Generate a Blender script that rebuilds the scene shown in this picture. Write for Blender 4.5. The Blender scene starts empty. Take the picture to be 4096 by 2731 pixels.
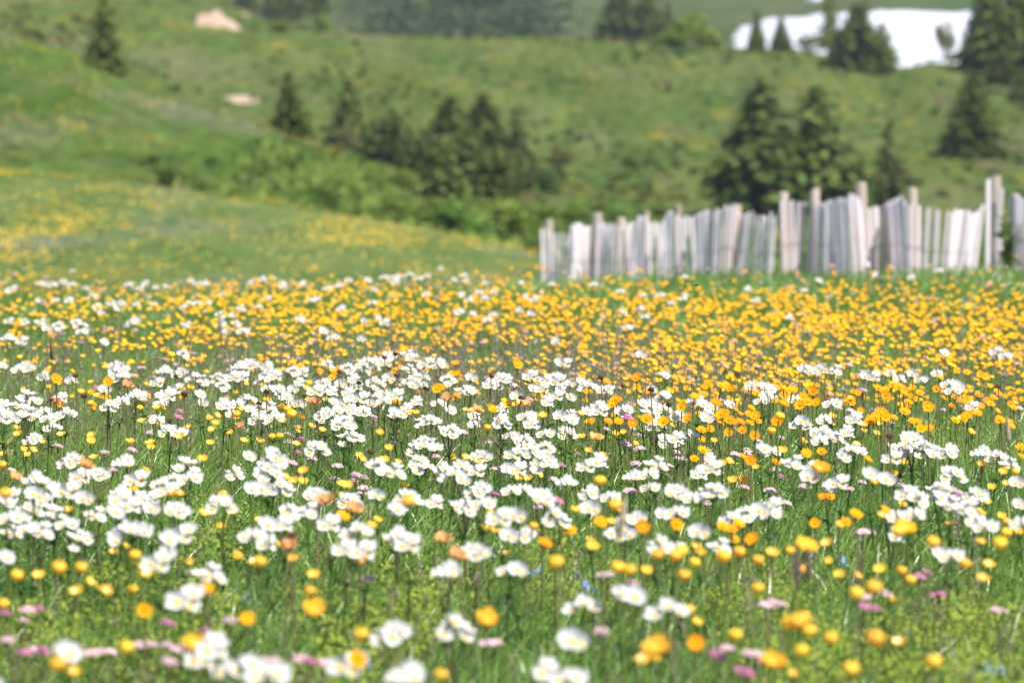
import bpy, math, random
import numpy as np
from mathutils import Matrix, Vector

# ---------------------------------------------------------------- camera, sky, sun, exposure
F, HY, CX, ZC = 18350.0, 548.0, 2048.0, 1.0        # focal length in photo pixels, horizon row, centre column, eye height
SC = bpy.context.scene
COL = SC.collection
cam_d = bpy.data.cameras.new("camera"); cam = bpy.data.objects.new("camera", cam_d); COL.objects.link(cam)
cam_d.sensor_width = 36.0; cam_d.lens = 36.0 * F / 4096.0
cam.location = (0, 0, ZC)
cam.rotation_euler = (math.radians(90) - math.atan((1365.5 - HY) / F), 0, 0)
cam_d.clip_start = 0.5; cam_d.clip_end = 6000
cam_d.dof.use_dof = True; cam_d.dof.focus_distance = 11.4; cam_d.dof.aperture_fstop = 6.6
SC.camera = cam
SUN_EL, SUN_AZ = math.radians(56), math.radians(139)   # azimuth from +Y (view direction) clockwise: behind the camera, to its right
W = bpy.data.worlds.new("World"); SC.world = W; W.use_nodes = True
nt = W.node_tree; bg = nt.nodes["Background"]
sky = nt.nodes.new("ShaderNodeTexSky"); sky.sky_type = 'NISHITA'; sky.sun_disc = False
sky.sun_elevation = SUN_EL; sky.sun_rotation = SUN_AZ; sky.altitude = 1800; sky.air_density = .9
nt.links.new(sky.outputs[0], bg.inputs[0]); bg.inputs[1].default_value = 0.15
sd = bpy.data.lights.new("sun", 'SUN'); sd.energy = 4.6; sd.angle = math.radians(0.5); sd.color = (1.0, 0.95, 0.87)
so = bpy.data.objects.new("sun", sd); COL.objects.link(so)
SUNV = Vector((math.sin(SUN_AZ) * math.cos(SUN_EL), math.cos(SUN_AZ) * math.cos(SUN_EL), math.sin(SUN_EL)))
so.rotation_euler = SUNV.to_track_quat('Z', 'Y').to_euler()
SC.view_settings.view_transform = 'Standard'; SC.view_settings.look = 'None'
SC.view_settings.exposure = 0.88; SC.view_settings.gamma = 1.0; SC.view_settings.use_curve_mapping = False
SC.render.engine = 'CYCLES'
SC.cycles.max_bounces = 5; SC.cycles.diffuse_bounces = 3; SC.cycles.transmission_bounces = 3; SC.cycles.glossy_bounces = 2
SC.cycles.use_denoising = True

rng = np.random.default_rng(7); random.seed(7)
R = random.uniform

# ---------------------------------------------------------------- small helpers
def tag(o, label=None, cat=None, group=None, kind=None):
    if label: o["label"] = label
    if cat: o["category"] = cat
    if group: o["group"] = group
    if kind: o["kind"] = kind
    return o

def link(name, me, parent=None):
    o = bpy.data.objects.new(name, me); COL.objects.link(o)
    if parent is not None: o.parent = parent
    return o

def empty(name, loc=(0, 0, 0)):
    o = bpy.data.objects.new(name, None); COL.objects.link(o); o.location = loc; o.empty_display_size = 0.05
    return o

def mesh_np(name, V, faces, mats, col=None, smooth=False, midx=None):
    """V (n,3); faces: list of index tuples, or an (m,k) int array; col (n,3) vertex tint."""
    me = bpy.data.meshes.new(name)
    V = np.asarray(V, dtype=np.float32)
    if isinstance(faces, np.ndarray):
        m, k = faces.shape
        me.vertices.add(len(V)); me.vertices.foreach_set("co", V.ravel())
        me.loops.add(m * k); me.loops.foreach_set("vertex_index", faces.astype(np.int32).ravel())
        me.polygons.add(m); me.polygons.foreach_set("loop_start", np.arange(0, m * k, k, dtype=np.int32))
        me.update(calc_edges=True)
    else:
        me.from_pydata(V.tolist(), [], [tuple(f) for f in faces]); me.update()
    for mt in (mats if isinstance(mats, (list, tuple)) else [mats]): me.materials.append(mt)
    if midx is not None: me.polygons.foreach_set("material_index", np.asarray(midx, dtype=np.int32))
    if smooth: me.polygons.foreach_set("use_smooth", np.ones(len(me.polygons), dtype=bool))
    if col is not None:
        a = me.attributes.new("tint", 'FLOAT_COLOR', 'POINT')
        c = np.ones((len(V), 4), dtype=np.float32); c[:, :3] = col
        a.data.foreach_set("color", c.ravel())
    return me

def hash2(ix, iy, s=0):
    n = np.sin(ix * 127.1 + iy * 311.7 + s * 74.7) * 43758.5453
    return n - np.floor(n)
def vnoise(x, y, s=0):
    x = np.asarray(x, float); y = np.asarray(y, float)
    ix, iy = np.floor(x), np.floor(y); fx, fy = x - ix, y - iy
    fx = fx * fx * (3 - 2 * fx); fy = fy * fy * (3 - 2 * fy)
    a, b = hash2(ix, iy, s), hash2(ix + 1, iy, s); c, d = hash2(ix, iy + 1, s), hash2(ix + 1, iy + 1, s)
    return (a + (b - a) * fx) * (1 - fy) + (c + (d - c) * fx) * fy
def fbm(x, y, s=0, o=3):
    t, a, n = 0, 1.0, 0
    for k in range(o): t = t + a * vnoise(x * 2**k, y * 2**k, s + k); n += a; a *= .5
    return t / n

# ---------------------------------------------------------------- materials
def new_mat(name):
    m = bpy.data.materials.new(name); m.use_nodes = True; m.node_tree.nodes.clear(); return m
def N(m, t, **k):
    n = m.node_tree.nodes.new(t)
    for a, v in k.items(): setattr(n, a, v)
    return n
def L(m, a, b): m.node_tree.links.new(a, b)

def leafy(name, color=None, attr=None, trans=0.3, var=0.15, gloss=0.0, huevar=0.02):
    """Diffuse + translucent, with each object's own small shift of hue and value; colour from one value or from the tint attribute."""
    m = new_mat(name); out = N(m, "ShaderNodeOutputMaterial")
    hsv = N(m, "ShaderNodeHueSaturation")
    if attr:
        a = N(m, "ShaderNodeAttribute", attribute_name=attr); L(m, a.outputs["Color"], hsv.inputs["Color"])
    else: hsv.inputs["Color"].default_value = (*color, 1)
    oi = N(m, "ShaderNodeObjectInfo")
    mr = N(m, "ShaderNodeMapRange"); mr.inputs[3].default_value = 1 - var; mr.inputs[4].default_value = 1 + var * .6
    L(m, oi.outputs["Random"], mr.inputs[0]); L(m, mr.outputs[0], hsv.inputs["Value"])
    mu = N(m, "ShaderNodeMath", operation='MULTIPLY'); mu.inputs[1].default_value = 17.3
    fr = N(m, "ShaderNodeMath", operation='FRACT')
    L(m, oi.outputs["Random"], mu.inputs[0]); L(m, mu.outputs[0], fr.inputs[0])
    mh = N(m, "ShaderNodeMapRange"); mh.inputs[3].default_value = .5 - huevar; mh.inputs[4].default_value = .5 + huevar
    L(m, fr.outputs[0], mh.inputs[0]); L(m, mh.outputs[0], hsv.inputs["Hue"])
    d = N(m, "ShaderNodeBsdfDiffuse"); t = N(m, "ShaderNodeBsdfTranslucent"); mx = N(m, "ShaderNodeMixShader"); mx.inputs[0].default_value = trans
    L(m, hsv.outputs[0], d.inputs[0]); L(m, hsv.outputs[0], t.inputs[0]); L(m, d.outputs[0], mx.inputs[1]); L(m, t.outputs[0], mx.inputs[2])
    last = mx
    if gloss:
        g = N(m, "ShaderNodeBsdfGlossy"); g.inputs["Roughness"].default_value = .35; g.inputs[0].default_value = (1, 1, 1, 1)
        m2 = N(m, "ShaderNodeMixShader"); m2.inputs[0].default_value = gloss
        L(m, mx.outputs[0], m2.inputs[1]); L(m, g.outputs[0], m2.inputs[2]); last = m2
    L(m, last.outputs[0], out.inputs[0])
    return m

M = {}
M['petal_white'] = leafy('white petal', (.60, .585, .55), trans=.2, var=.05, huevar=.0)
M['stamen'] = leafy('yellow stamens', (.80, .50, .07), trans=.1)
M['yellow'] = leafy('globeflower yellow', (.97, .60, .045), trans=.42, var=.10, gloss=.03, huevar=.012)
M['lemon'] = leafy('buttercup yellow', (.97, .56, .032), trans=.40, var=.08, gloss=.06, huevar=.01)
M['orange'] = leafy('orange yellow rays', (.95, .42, .016), trans=.35, var=.10, huevar=.012)
M['orange_core'] = leafy('orange disc', (.75, .28, .01), trans=.0)
M['rust'] = leafy('withered petals', (.68, .36, .14), trans=.2, var=.25, huevar=.02)
M['pink'] = leafy('pale pink florets', (.55, .37, .38), trans=.15, var=.2, huevar=.02)
M['magenta'] = leafy('magenta florets', (.43, .17, .26), trans=.15, var=.25, huevar=.02)
M['mauve'] = leafy('dusty florets', (.52, .36, .34), trans=.15, var=.2, huevar=.03)
M['blue'] = leafy('blue petals', (.22, .33, .82), trans=.2, var=.1)
M['seed'] = leafy('dark seed head', (.095, .05, .03), trans=.0, var=.35)
M['stem'] = leafy('green stem', (.17, .25, .06), trans=.3, var=.25, huevar=.03)
M['stem_brown'] = leafy('reddish stem', (.20, .16, .08), trans=.15, var=.25)
M['leaf'] = leafy('dark cut leaf', (.06, .12, .032), trans=.25, var=.2)
M['grass'] = leafy('grass blades', attr='tint', trans=.45, var=.0, huevar=0, gloss=.03)
M['flower_tint'] = leafy('far flowers', attr='tint', trans=.25, var=0, huevar=0)
M['needles'] = leafy('spruce needles', attr='tint', trans=.15, var=.25, huevar=.012)
M['foliage'] = leafy('bush leaves', attr='tint', trans=.25, var=.2, huevar=.02)
M['bark'] = leafy('bark', (.11, .075, .05), trans=0)
M['fly'] = leafy('fly', (.01, .01, .012), trans=0)
M['wing'] = leafy('fly wing', (.25, .25, .27), trans=.5)

def ground_mat(name, c1, c2, c3=None, s1=.3, s3=.12, t3=(.55, .7), fine=3.0, fine_amt=.35, stretch=1.0, extra=None):
    m = new_mat(name); out = N(m, "ShaderNodeOutputMaterial"); b = N(m, "ShaderNodeBsdfDiffuse")
    tc = N(m, "ShaderNodeTexCoord"); mp = N(m, "ShaderNodeMapping"); mp.inputs["Scale"].default_value = (1, stretch, 1)
    L(m, tc.outputs["Object"], mp.inputs[0]); co = mp.outputs[0]
    def noise(scale, det=4, rough=.55, w=0):
        n = N(m, "ShaderNodeTexNoise"); n.inputs["Scale"].default_value = scale; n.inputs["Detail"].default_value = det; n.inputs["Roughness"].default_value = rough
        if w:
            ad = N(m, "ShaderNodeVectorMath", operation='ADD'); ad.inputs[1].default_value = (w, w * 2, 0); L(m, co, ad.inputs[0]); L(m, ad.outputs[0], n.inputs["Vector"])
        else: L(m, co, n.inputs["Vector"])
        return n.outputs[0]
    def rng_(v, a, bb):
        r = N(m, "ShaderNodeMapRange"); r.inputs[1].default_value = a; r.inputs[2].default_value = bb; L(m, v, r.inputs[0]); return r.outputs[0]
    def mix(f, a, bb):
        x = N(m, "ShaderNodeMix", data_type='RGBA'); L(m, f, x.inputs[0])
        for i, v in ((6, a), (7, bb)):
            if isinstance(v, tuple): x.inputs[i].default_value = (*v, 1)
            else: L(m, v, x.inputs[i])
        return x.outputs[2]
    c = mix(rng_(noise(s1), .36, .64), c1, c2)
    if c3: c = mix(rng_(noise(s3, 3, .5, 31), *t3), c, c3)
    for (cc, sc, t, w) in (extra or ()): c = mix(rng_(noise(sc, 5, .65, w), *t), c, cc)
    hs = N(m, "ShaderNodeHueSaturation"); L(m, c, hs.inputs["Color"])
    r = N(m, "ShaderNodeMapRange"); r.inputs[1].default_value = .3; r.inputs[2].default_value = .7; r.inputs[3].default_value = 1 - fine_amt; r.inputs[4].default_value = 1 + fine_amt
    L(m, noise(fine, 5, .7, 7), r.inputs[0]); L(m, r.outputs[0], hs.inputs["Value"])
    L(m, hs.outputs[0], b.inputs[0]); L(m, b.outputs[0], out.inputs[0])
    return m
M['soil'] = ground_mat('meadow soil', (.07, .11, .03), (.10, .13, .04), s1=3, fine=30)
M['knoll'] = ground_mat('knoll turf', (.070, .110, .032), (.104, .136, .044), (.115, .132, .07), s1=.7, s3=.4, fine=5, fine_amt=.45, stretch=.22,
                        extra=[((.17, .15, .03), .8, (.54, .72), 3), ((.045, .075, .02), 1.1, (.64, .72), 21)])
M['near_hill'] = ground_mat('hillside turf', (.048, .080, .016), (.072, .104, .026), (.094, .106, .056), s1=.3, s3=.2, t3=(.52, .68), fine=1.8, fine_amt=.55, stretch=.30,
                            extra=[((.13, .11, .03), .45, (.58, .72), 3), ((.10, .085, .048), .35, (.58, .70), 55), ((.032, .060, .014), .5, (.56, .68), 90), ((.062, .115, .018), .16, (.56, .68), 140)])
M['middle_hill'] = ground_mat('alpine pasture', (.052, .082, .018), (.080, .108, .028), (.092, .102, .042), s1=.25, s3=.16, t3=(.5, .68), fine=1.4, fine_amt=.5, stretch=.24,
                              extra=[((.15, .13, .026), .32, (.56, .70), 3), ((.095, .08, .045), .24, (.57, .70), 80), ((.033, .060, .016), .3, (.57, .68), 140), ((.125, .125, .04), .05, (.60, .74), 61)])
M['far_hill'] = ground_mat('far slope', (.052, .078, .030), (.075, .095, .042), (.09, .095, .06), s1=.02, s3=.015, fine=.12, fine_amt=.25, stretch=.5)
M['hollow_shade'] = ground_mat('painted hollow shade', (.04, .065, .05), (.065, .09, .06), s1=.05, fine=.25, fine_amt=.3)  # dark green painted as the far hollow's shade
M['earth'] = ground_mat('bare earth', (.33, .235, .17), (.41, .30, .22), (.22, .18, .10), s1=.5, s3=.3, fine=3, fine_amt=.2)
M['snow'] = ground_mat('old snow', (.46, .47, .51), (.58, .58, .61), s1=.06, fine=.5, fine_amt=.03)

def wood(name, a, b):
    m = new_mat(name); out = N(m, "ShaderNodeOutputMaterial"); p = N(m, "ShaderNodeBsdfPrincipled"); p.inputs["Roughness"].default_value = .75
    tc = N(m, "ShaderNodeTexCoord"); mp = N(m, "ShaderNodeMapping"); mp.inputs["Scale"].default_value = (40, 40, 2.5)
    n = N(m, "ShaderNodeTexNoise"); n.inputs["Scale"].default_value = 1.6; n.inputs["Detail"].default_value = 5
    oi = N(m, "ShaderNodeObjectInfo"); ad = N(m, "ShaderNodeVectorMath", operation='ADD')
    L(m, tc.outputs["Object"], mp.inputs[0]); L(m, mp.outputs[0], ad.inputs[0]); L(m, oi.outputs["Random"], ad.inputs[1]); L(m, ad.outputs[0], n.inputs["Vector"])
    x = N(m, "ShaderNodeMix", data_type='RGBA'); x.inputs[6].default_value = (*a, 1); x.inputs[7].default_value = (*b, 1); L(m, n.outputs[0], x.inputs[0])
    hs = N(m, "ShaderNodeHueSaturation"); mr = N(m, "ShaderNodeMapRange"); mr.inputs[3].default_value = .60; mr.inputs[4].default_value = 1.2
    L(m, oi.outputs["Random"], mr.inputs[0]); L(m, mr.outputs[0], hs.inputs["Value"]); L(m, x.outputs[2], hs.inputs["Color"])
    L(m, hs.outputs[0], p.inputs["Base Color"]); L(m, p.outputs[0], out.inputs[0])
    return m
M['pale'] = wood('weathered pale', (.76, .68, .68), (.56, .48, .49))
M['post'] = wood('weathered post', (.50, .40, .31), (.38, .30, .24))
M['wire'] = wood('rusty wire', (.30, .24, .21), (.24, .19, .17))

# ---------------------------------------------------------------- terrain: heights by distance and direction
def prof(ds, d=None):
    return ds
def z_of(py, d): return ZC - (np.asarray(py, float) - HY) / F * d
KP = np.arange(-3000, 7101, 50.0)
def col(pts): return np.interp(KP, [p[0] for p in pts], [p[1] for p in pts])
def zcol(pts, d): return z_of(col(pts), d)
flat = KP * 0
knoll_top = zcol([(-1500, 680), (0, 702), (500, 737), (1000, 807), (1500, 882), (2000, 978), (2150, 1008), (2400, 1070), (2800, 1150), (3500, 1250)], 78)
nh_ridge = zcol([(-1500, -40), (0, 140), (300, 212), (500, 300), (800, 420), (1100, 508), (1300, 592), (1500, 672), (1700, 742), (2000, 832), (2400, 915), (2800, 960), (3500, 1000)], 190)
mh_ridge = zcol([(-1500, -220), (0, -120), (600, -70), (900, 10), (1050, 85), (1300, 127), (1500, 150), (2000, 155), (2500, 165), (2800, 187), (3200, 207), (3400, 250), (3550, 280), (3700, 258), (3850, 262), (4000, 290), (4096, 300), (5600, 330)], 340)
ST = [(-30, flat), (3, flat), (21, flat), (24.5, col([(1700, -.01), (2150, .03), (2800, .04), (4096, .045)])), (28, col([(0, -.16), (1700, -.16), (2150, -.05), (2800, .02), (4096, .03)])), (31.5, col([(0, -.38), (2000, -.40), (4096, -.42)])), (36, col([(0, -.5), (2150, -.62), (4096, -.62)])),
      (46, zcol([(-1500, 1100), (0, 1108), (1400, 1120), (2150, 1300), (2800, 1500)], 46)),
      (60, zcol([(-1500, 880), (0, 905), (700, 935), (1400, 990), (2150, 1075), (2800, 1190), (3500, 1300)], 60)),
      (78, knoll_top), (92, knoll_top - 1.5),
      (112, np.minimum(knoll_top - 1.2, zcol([(-1500, 780), (0, 800), (1000, 900), (2000, 1050), (2800, 1120), (4096, 1160)], 112))),
      (150, None), (190, nh_ridge),
      (212, np.minimum(nh_ridge - col([(0, 3.2), (1800, 1.0), (2400, .3), (7000, .2)]), 99)),
      (235, zcol([(-1500, 300), (0, 420), (1000, 560), (2000, 755), (2400, 800), (3000, 805), (4096, 785)], 235)),
      (290, None), (340, mh_ridge), (368, mh_ridge - 2.2), (400, zcol([(-1500, 20), (0, 60), (700, 120), (1100, 290), (4096, 300)], 400)),
      (900, zcol([(0, -520), (4096, -520)], 900)), (1500, flat + 95), (3500, flat + 120)]
for i, (d, c) in enumerate(ST):
    if c is None:
        d0, c0 = ST[i - 1]; d1, c1 = ST[i + 1]; t = (d - d0) / (d1 - d0)
        ST[i] = (d, c0 * (1 - t) + c1 * t + (.35 if d < 200 else .5))
SD = np.array([s[0] for s in ST], float); SZ = np.array([s[1] for s in ST])
hh = np.diff(SD)[:, None]; dl = np.diff(SZ, axis=0) / hh
SM = np.zeros_like(SZ)
w1, w2 = 2 * hh[1:] + hh[:-1], hh[1:] + 2 * hh[:-1]
same = dl[:-1] * dl[1:] > 0
with np.errstate(divide='ignore', invalid='ignore'):
    SM[1:-1] = np.where(same, (w1 + w2) / (w1 / dl[:-1] + w2 / dl[1:]), 0)
SM[-1] = dl[-1]
def H(x, y):
    x = np.atleast_1d(np.asarray(x, float)); y = np.atleast_1d(np.asarray(y, float))
    yy = np.clip(y, -29.9, 3490); px = np.clip(CX + x / np.maximum(yy, 20) * F, KP[0], KP[-1] - 1)
    k = (px - KP[0]) / 50; k0 = np.floor(k).astype(int); kt = k - k0
    i = np.clip(np.searchsorted(SD, yy) - 1, 0, len(SD) - 2)
    def g(A, ii): return A[ii, k0] * (1 - kt) + A[ii, k0 + 1] * kt
    h = SD[i + 1] - SD[i]; t = (yy - SD[i]) / h
    z = (g(SZ, i) * (1 + 2 * t) * (1 - t)**2 + g(SM, i) * h * t * (1 - t)**2 + g(SZ, i + 1) * t * t * (3 - 2 * t) + g(SM, i + 1) * h * t * t * (t - 1))
    am = np.interp(yy, [20, 40, 80, 200, 400, 900], [.0, .04, .10, .30, .5, 1.5])
    sc = np.interp(yy, [20, 80, 200, 400], [.6, .25, .12, .06])
    return z + am * (fbm(x * .25, yy * .12, 3) - .5) + am * .4 * (vnoise(x * .9, yy * .4, 9) - .5) + np.where((yy > 19) & (yy < 32), .055 * np.clip(1 - np.abs(yy - 25.5) / 6.5, 0, 1) * (vnoise(x * 1.1, yy * .25, 15) - .35), 0) + np.where(yy < 26, .02 * (vnoise(x * 1.3, yy * 1.3, 5) - .5), 0)
def H1(x, y): return float(H(x, y)[0])
def ray_pt(px, py, d): return Vector(((px - CX) / F * d, d, ZC - (py - HY) / F * d))
def ground_hit(px, py, d0=40.0, d1=900.0):
    """Where the line of sight through a photo pixel first meets the ground."""
    d = np.concatenate([np.arange(d0, 420, .5), np.arange(420, d1, 2)])
    d = d[(d >= d0) & (d <= d1)]
    z = H((px - CX) / F * d, d); r = ZC - (py - HY) / F * d
    k = np.nonzero(z >= r)[0]
    dd = d[k[0]] if len(k) else d[np.argmin(r - z)]
    x = (px - CX) / F * dd
    return Vector((x, dd, H1(x, dd)))

rows = np.concatenate([np.arange(-8, 24, 1.0), np.arange(24, 80, 1.0), np.arange(80, 240, 2.0), np.arange(240, 400, 2.5), np.arange(400, 560, 2.0), np.arange(560, 900, 10), np.geomspace(900, 3400, 16)])
cols = np.arange(-2900, 7001, 50.0)
def terrain(name, y0, y1, mat):
    r = np.unique(np.concatenate([[y0], rows[(rows > y0) & (rows < y1)], [y1]]))
    Y, P = np.meshgrid(r, cols, indexing='ij'); X = (P - CX) / F * np.maximum(Y, 60)
    Z = H(X.ravel(), Y.ravel()).reshape(X.shape)
    n, k = X.shape; idx = np.arange(n * k).reshape(n, k)
    q = np.stack([idx[:-1, :-1], idx[:-1, 1:], idx[1:, 1:], idx[1:, :-1]], -1).reshape(-1, 4)
    o = link(name, mesh_np(name, np.stack([X, Y, Z], -1).reshape(-1, 3), q, mat, smooth=True))
    return o
for nm, a, b, mt, lb in (("meadow_ground", -8, 31.5, M['soil'], "dark soil under the flowering meadow"), ("knoll_terrain", 31.5, 95, M['knoll'], "low grassy knoll spotted with yellow flowers"),
                     ("near_hill", 95, 212, M['near_hill'], "shrubby green slope descending behind the yellow knoll"), ("middle_hill", 212, 372, M['middle_hill'], "broad green pasture slope with scattered spruces"),
                     ("far_hill", 372, 3400, M['far_hill'], "distant hill slope at the top of the view")):
    tag(terrain(nm, a, b, mt), lb, None, None, "structure")

def patch(name, poly, mat, thick, sub=6, d0=40):
    """A patch of ground cover lying on the slope: rings between its middle and an outline given in photo pixels."""
    pts = [ground_hit(px, py, d0) for px, py in poly]
    P = np.array([[p.x, p.y] for p in pts])
    # finer outline
    Q = []
    for i in range(len(P)):
        for t in np.linspace(0, 1, 5)[:-1]: Q.append(P[i] * (1 - t) + P[(i + 1) % len(P)] * t)
    Q = np.array(Q); c = Q.mean(0); n = len(Q)
    V, Fc = [(c[0], c[1], H1(*c) + thick)], []
    for k in range(1, sub + 1):
        t = k / sub
        for q in Q:
            p = c + (q - c) * t; w = (vnoise(p[0] * .8, p[1] * .3, 2) - .5) * thick * .4
            V.append((p[0], p[1], H1(*p) + (thick * (1 - t**4) + w if k < sub else -.05)))
    for i in range(n): Fc.append((0, 1 + i, 1 + (i + 1) % n))
    for k in range(sub - 1):
        for i in range(n):
            a = 1 + k * n; j = (i + 1) % n
            Fc.append((a + i, a + n + i, a + n + j, a + j))
    return link(name, mesh_np(name, V, Fc, mat, smooth=True))
tag(patch("bare_earth_ground", [(775, 98), (783, 62), (812, 52), (838, 58), (868, 38), (896, 52), (912, 74), (944, 92), (978, 126), (938, 132), (905, 112), (862, 118), (830, 104), (800, 112)], M['earth'], .05, d0=200), "pale bare earth scar on the upper slope", None, None, "structure")
tag(patch("bare_earth_ground", [(965, 60), (990, 35), (1010, 70), (1005, 95), (975, 85)], M['earth'], .1, d0=200), "small bare earth spot beside the larger scar", None, None, "structure")
tag(patch("bare_earth_ground", [(870, 392), (940, 385), (1000, 388), (1052, 402), (1010, 418), (940, 415)], M['earth'], .1, d0=200), "narrow tan strip of bare earth low on the slope", None, None, "structure")
def snow(poly, lb):
    o = patch("snow_patch", poly, M['snow'], .5, 10, d0=374); tag(o, lb, "snow patch")
snow([(2902, 215), (2915, 160), (2950, 115), (3010, 88), (3080, 70), (3250, 62), (3420, 58), (3560, 54), (3720, 49), (3888, 46), (3886, 120), (3875, 200), (3862, 290), (3700, 290), (3500, 290), (3200, 270), (2950, 250)], "large white snow patch lying behind the spruces on the far slope")
snow([(3215, 14), (3235, -6), (3268, -8), (3285, 8), (3255, 20)], "small white snow remnant above the big snow patch")

# ---------------------------------------------------------------- trees and bushes
def quads_mesh(name, C, A, B, tint, mat):
    """Leaf clumps: centres C, half axes A and B, tint per clump."""
    n = len(C); V = np.stack([C - A - B, C + A - B * .6, C + A * .9 + B, C - A * .8 + B * .8], 1).reshape(-1, 3)
    return mesh_np(name, V, np.arange(n * 4).reshape(n, 4), mat, np.repeat(tint, 4, 0))

def unit(v): return v / np.maximum(np.linalg.norm(v, axis=-1, keepdims=True), 1e-9)

def spruce_crown(seed, levels=30, fat=.75, dens=1.0, c1=(.050, .080, .020), c2=(.145, .185, .045), ragged=.3, low=.03):
    g = np.random.default_rng(seed); C, A, B, T = [], [], [], []
    for k in range(levels):
        z = low + (1 - low - .02) * (k / (levels - 1))**1.05
        Rz = .5 * (1 - z)**fat * (1 - ragged * g.random()) + .012
        nb = max(4, int((5 + 11 * (1 - z)) * dens)); a0 = g.random() * 6.28
        for b in range(nb):
            a = a0 + b * 6.283 / nb + g.normal(0, .25); r = Rz * (1 - ragged * .8 * g.random()**2)
            zz = z + g.normal(0, .012)
            tone = g.random()
            for j in range(2 + int(6 * r / .5 * 1.3)):
                t = (j + .6 + g.random() * .4) / (2.6 + int(6 * r / .5 * 1.3))
                t = .15 + .85 * t
                C.append([math.cos(a) * r * t + g.normal(0, .012), math.sin(a) * r * t + g.normal(0, .012), zz - .10 * r * t - .11 * r * t * t + g.normal(0, .006)])
                s = (.026 + .022 * g.random()) * (1.05 - .4 * z)
                d = np.array([math.cos(a + g.normal(0, .5)), math.sin(a + g.normal(0, .5)), -.35 + g.normal(0, .3)]); d /= np.linalg.norm(d)
                u = np.cross(d, [g.normal(0, .5), g.normal(0, .5), 1]); u /= np.linalg.norm(u)
                A.append(d * s * 1.25); B.append(u * s * .8)
                f = np.clip(tone * .6 + g.random() * .5, 0, 1); T.append(np.array(c1) * (1 - f) + np.array(c2) * f)
    return [np.array(v) for v in (C, A, B, T)]

def trunk_mesh(name, r=.016, h=.97, mat=None, lean=.0):
    V, Fc = [], []
    for k, z in enumerate((-.02, .1, .4, .75, h)):
        rr = r * (1 - z) + .001
        for j in range(7): V.append((rr * math.cos(j * .8976) + lean * z * z, rr * math.sin(j * .8976), z))
    for k in range(4):
        for j in range(7): Fc.append((k * 7 + j, k * 7 + (j + 1) % 7, k * 7 + 7 + (j + 1) % 7, k * 7 + 7 + j))
    return mesh_np(name, V, Fc, mat or M['bark'], smooth=True)

SPR = [quads_mesh("spruce_crown", *spruce_crown(11, 30, .64, 1.1, ragged=.36), M['needles']),
       quads_mesh("spruce_crown", *spruce_crown(12, 26, .8, .9, ragged=.45), M['needles']),
       quads_mesh("spruce_crown", *spruce_crown(13, 34, .60, 1.25, ragged=.32), M['needles']),
       quads_mesh("spruce_crown", *spruce_crown(14, 22, .9, .65, ragged=.5, c1=(.065, .09, .03), c2=(.15, .165, .055)), M['needles']),
       quads_mesh("spruce_crown", *spruce_crown(15, 28, .42, 1.2, ragged=.35, c1=(.046, .076, .021), c2=(.15, .195, .05)), M['needles'])]
TRK = trunk_mesh("spruce_trunk")

def bush_crown(seed, n=900, lobes=9, c1=(.13, .205, .038), c2=(.20, .28, .06), tall=1.0, size=.05):
    g = np.random.default_rng(seed); C, A, B, T = [], [], [], []
    Lb = [(g.normal(0, .21), g.normal(0, .21), .18 + .55 * g.random()**.8, .13 + .13 * g.random(), g.random()) for _ in range(lobes)]
    for (x, y, z, r, tone) in Lb:
        for _ in range(n // lobes):
            v = g.normal(0, 1, 3); v /= np.linalg.norm(v); rr = r * (.55 + .5 * g.random()**.5)
            c = np.array([x, y, z]) + v * rr * np.array([1.1, 1.1, 1.0])
            if c[2] < .01: c[2] = .01 + .06 * g.random()
            d = g.normal(0, 1, 3); d /= np.linalg.norm(d); u = np.cross(d, v + g.normal(0, .3, 3)); u /= np.linalg.norm(u) + 1e-9
            s = size * (.5 + .7 * g.random())
            C.append(c); A.append(d * s); B.append(u * s * .7)
            f = np.clip(tone * .6 + g.random() * .5, 0, 1); T.append(np.array(c1) * (1 - f) + np.array(c2) * f)
    for _ in range(n // 6):                                     # loose sprays beyond the lobes
        x, y, z, r, tone = Lb[g.integers(lobes)]
        v = g.normal(0, 1, 3); v[2] = abs(v[2]); v /= np.linalg.norm(v)
        c = np.array([x, y, z]) + v * r * (1.0 + .35 * g.random()); d = v + g.normal(0, .4, 3); d /= np.linalg.norm(d); u = np.cross(d, g.normal(0, 1, 3)); u /= np.linalg.norm(u)
        s = size * .7; C.append(c); A.append(d * s); B.append(u * s * .6); T.append(np.array(c1) * .4 + np.array(c2) * .6)
    return [np.array(v) for v in (C, A, B, T)]
BSH = [quads_mesh("bush_crown", *bush_crown(21), M['foliage']), quads_mesh("bush_crown", *bush_crown(22, 900, 12), M['foliage']),
       quads_mesh("bush_crown", *bush_crown(23, 800, 7, c1=(.085, .130, .026), c2=(.14, .19, .044)), M['foliage']),
       quads_mesh("bush_crown", *bush_crown(24, 700, 7, c1=(.13, .145, .045), c2=(.22, .215, .08)), M['foliage'])]
def bush_stem_mesh():
    V, Fc = [], []
    for (dx, dy) in ((0, 0), (.12, .05), (-.12, -.04), (.05, -.12), (-.05, .13)):
        b = len(V)
        for z, r in ((-.03, .02), (.3, .014), (.6, .006)):
            for j in range(4): V.append((dx * z * 1.6 + r * math.cos(j * 1.57), dy * z * 1.6 + r * math.sin(j * 1.57), z))
        for k in range(2):
            for j in range(4): Fc.append((b + k * 4 + j, b + k * 4 + (j + 1) % 4, b + k * 4 + 4 + (j + 1) % 4, b + k * 4 + 4 + j))
    return mesh_np("bush_stem", V, Fc, M['bark'])
BST = bush_stem_mesh()

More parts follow.
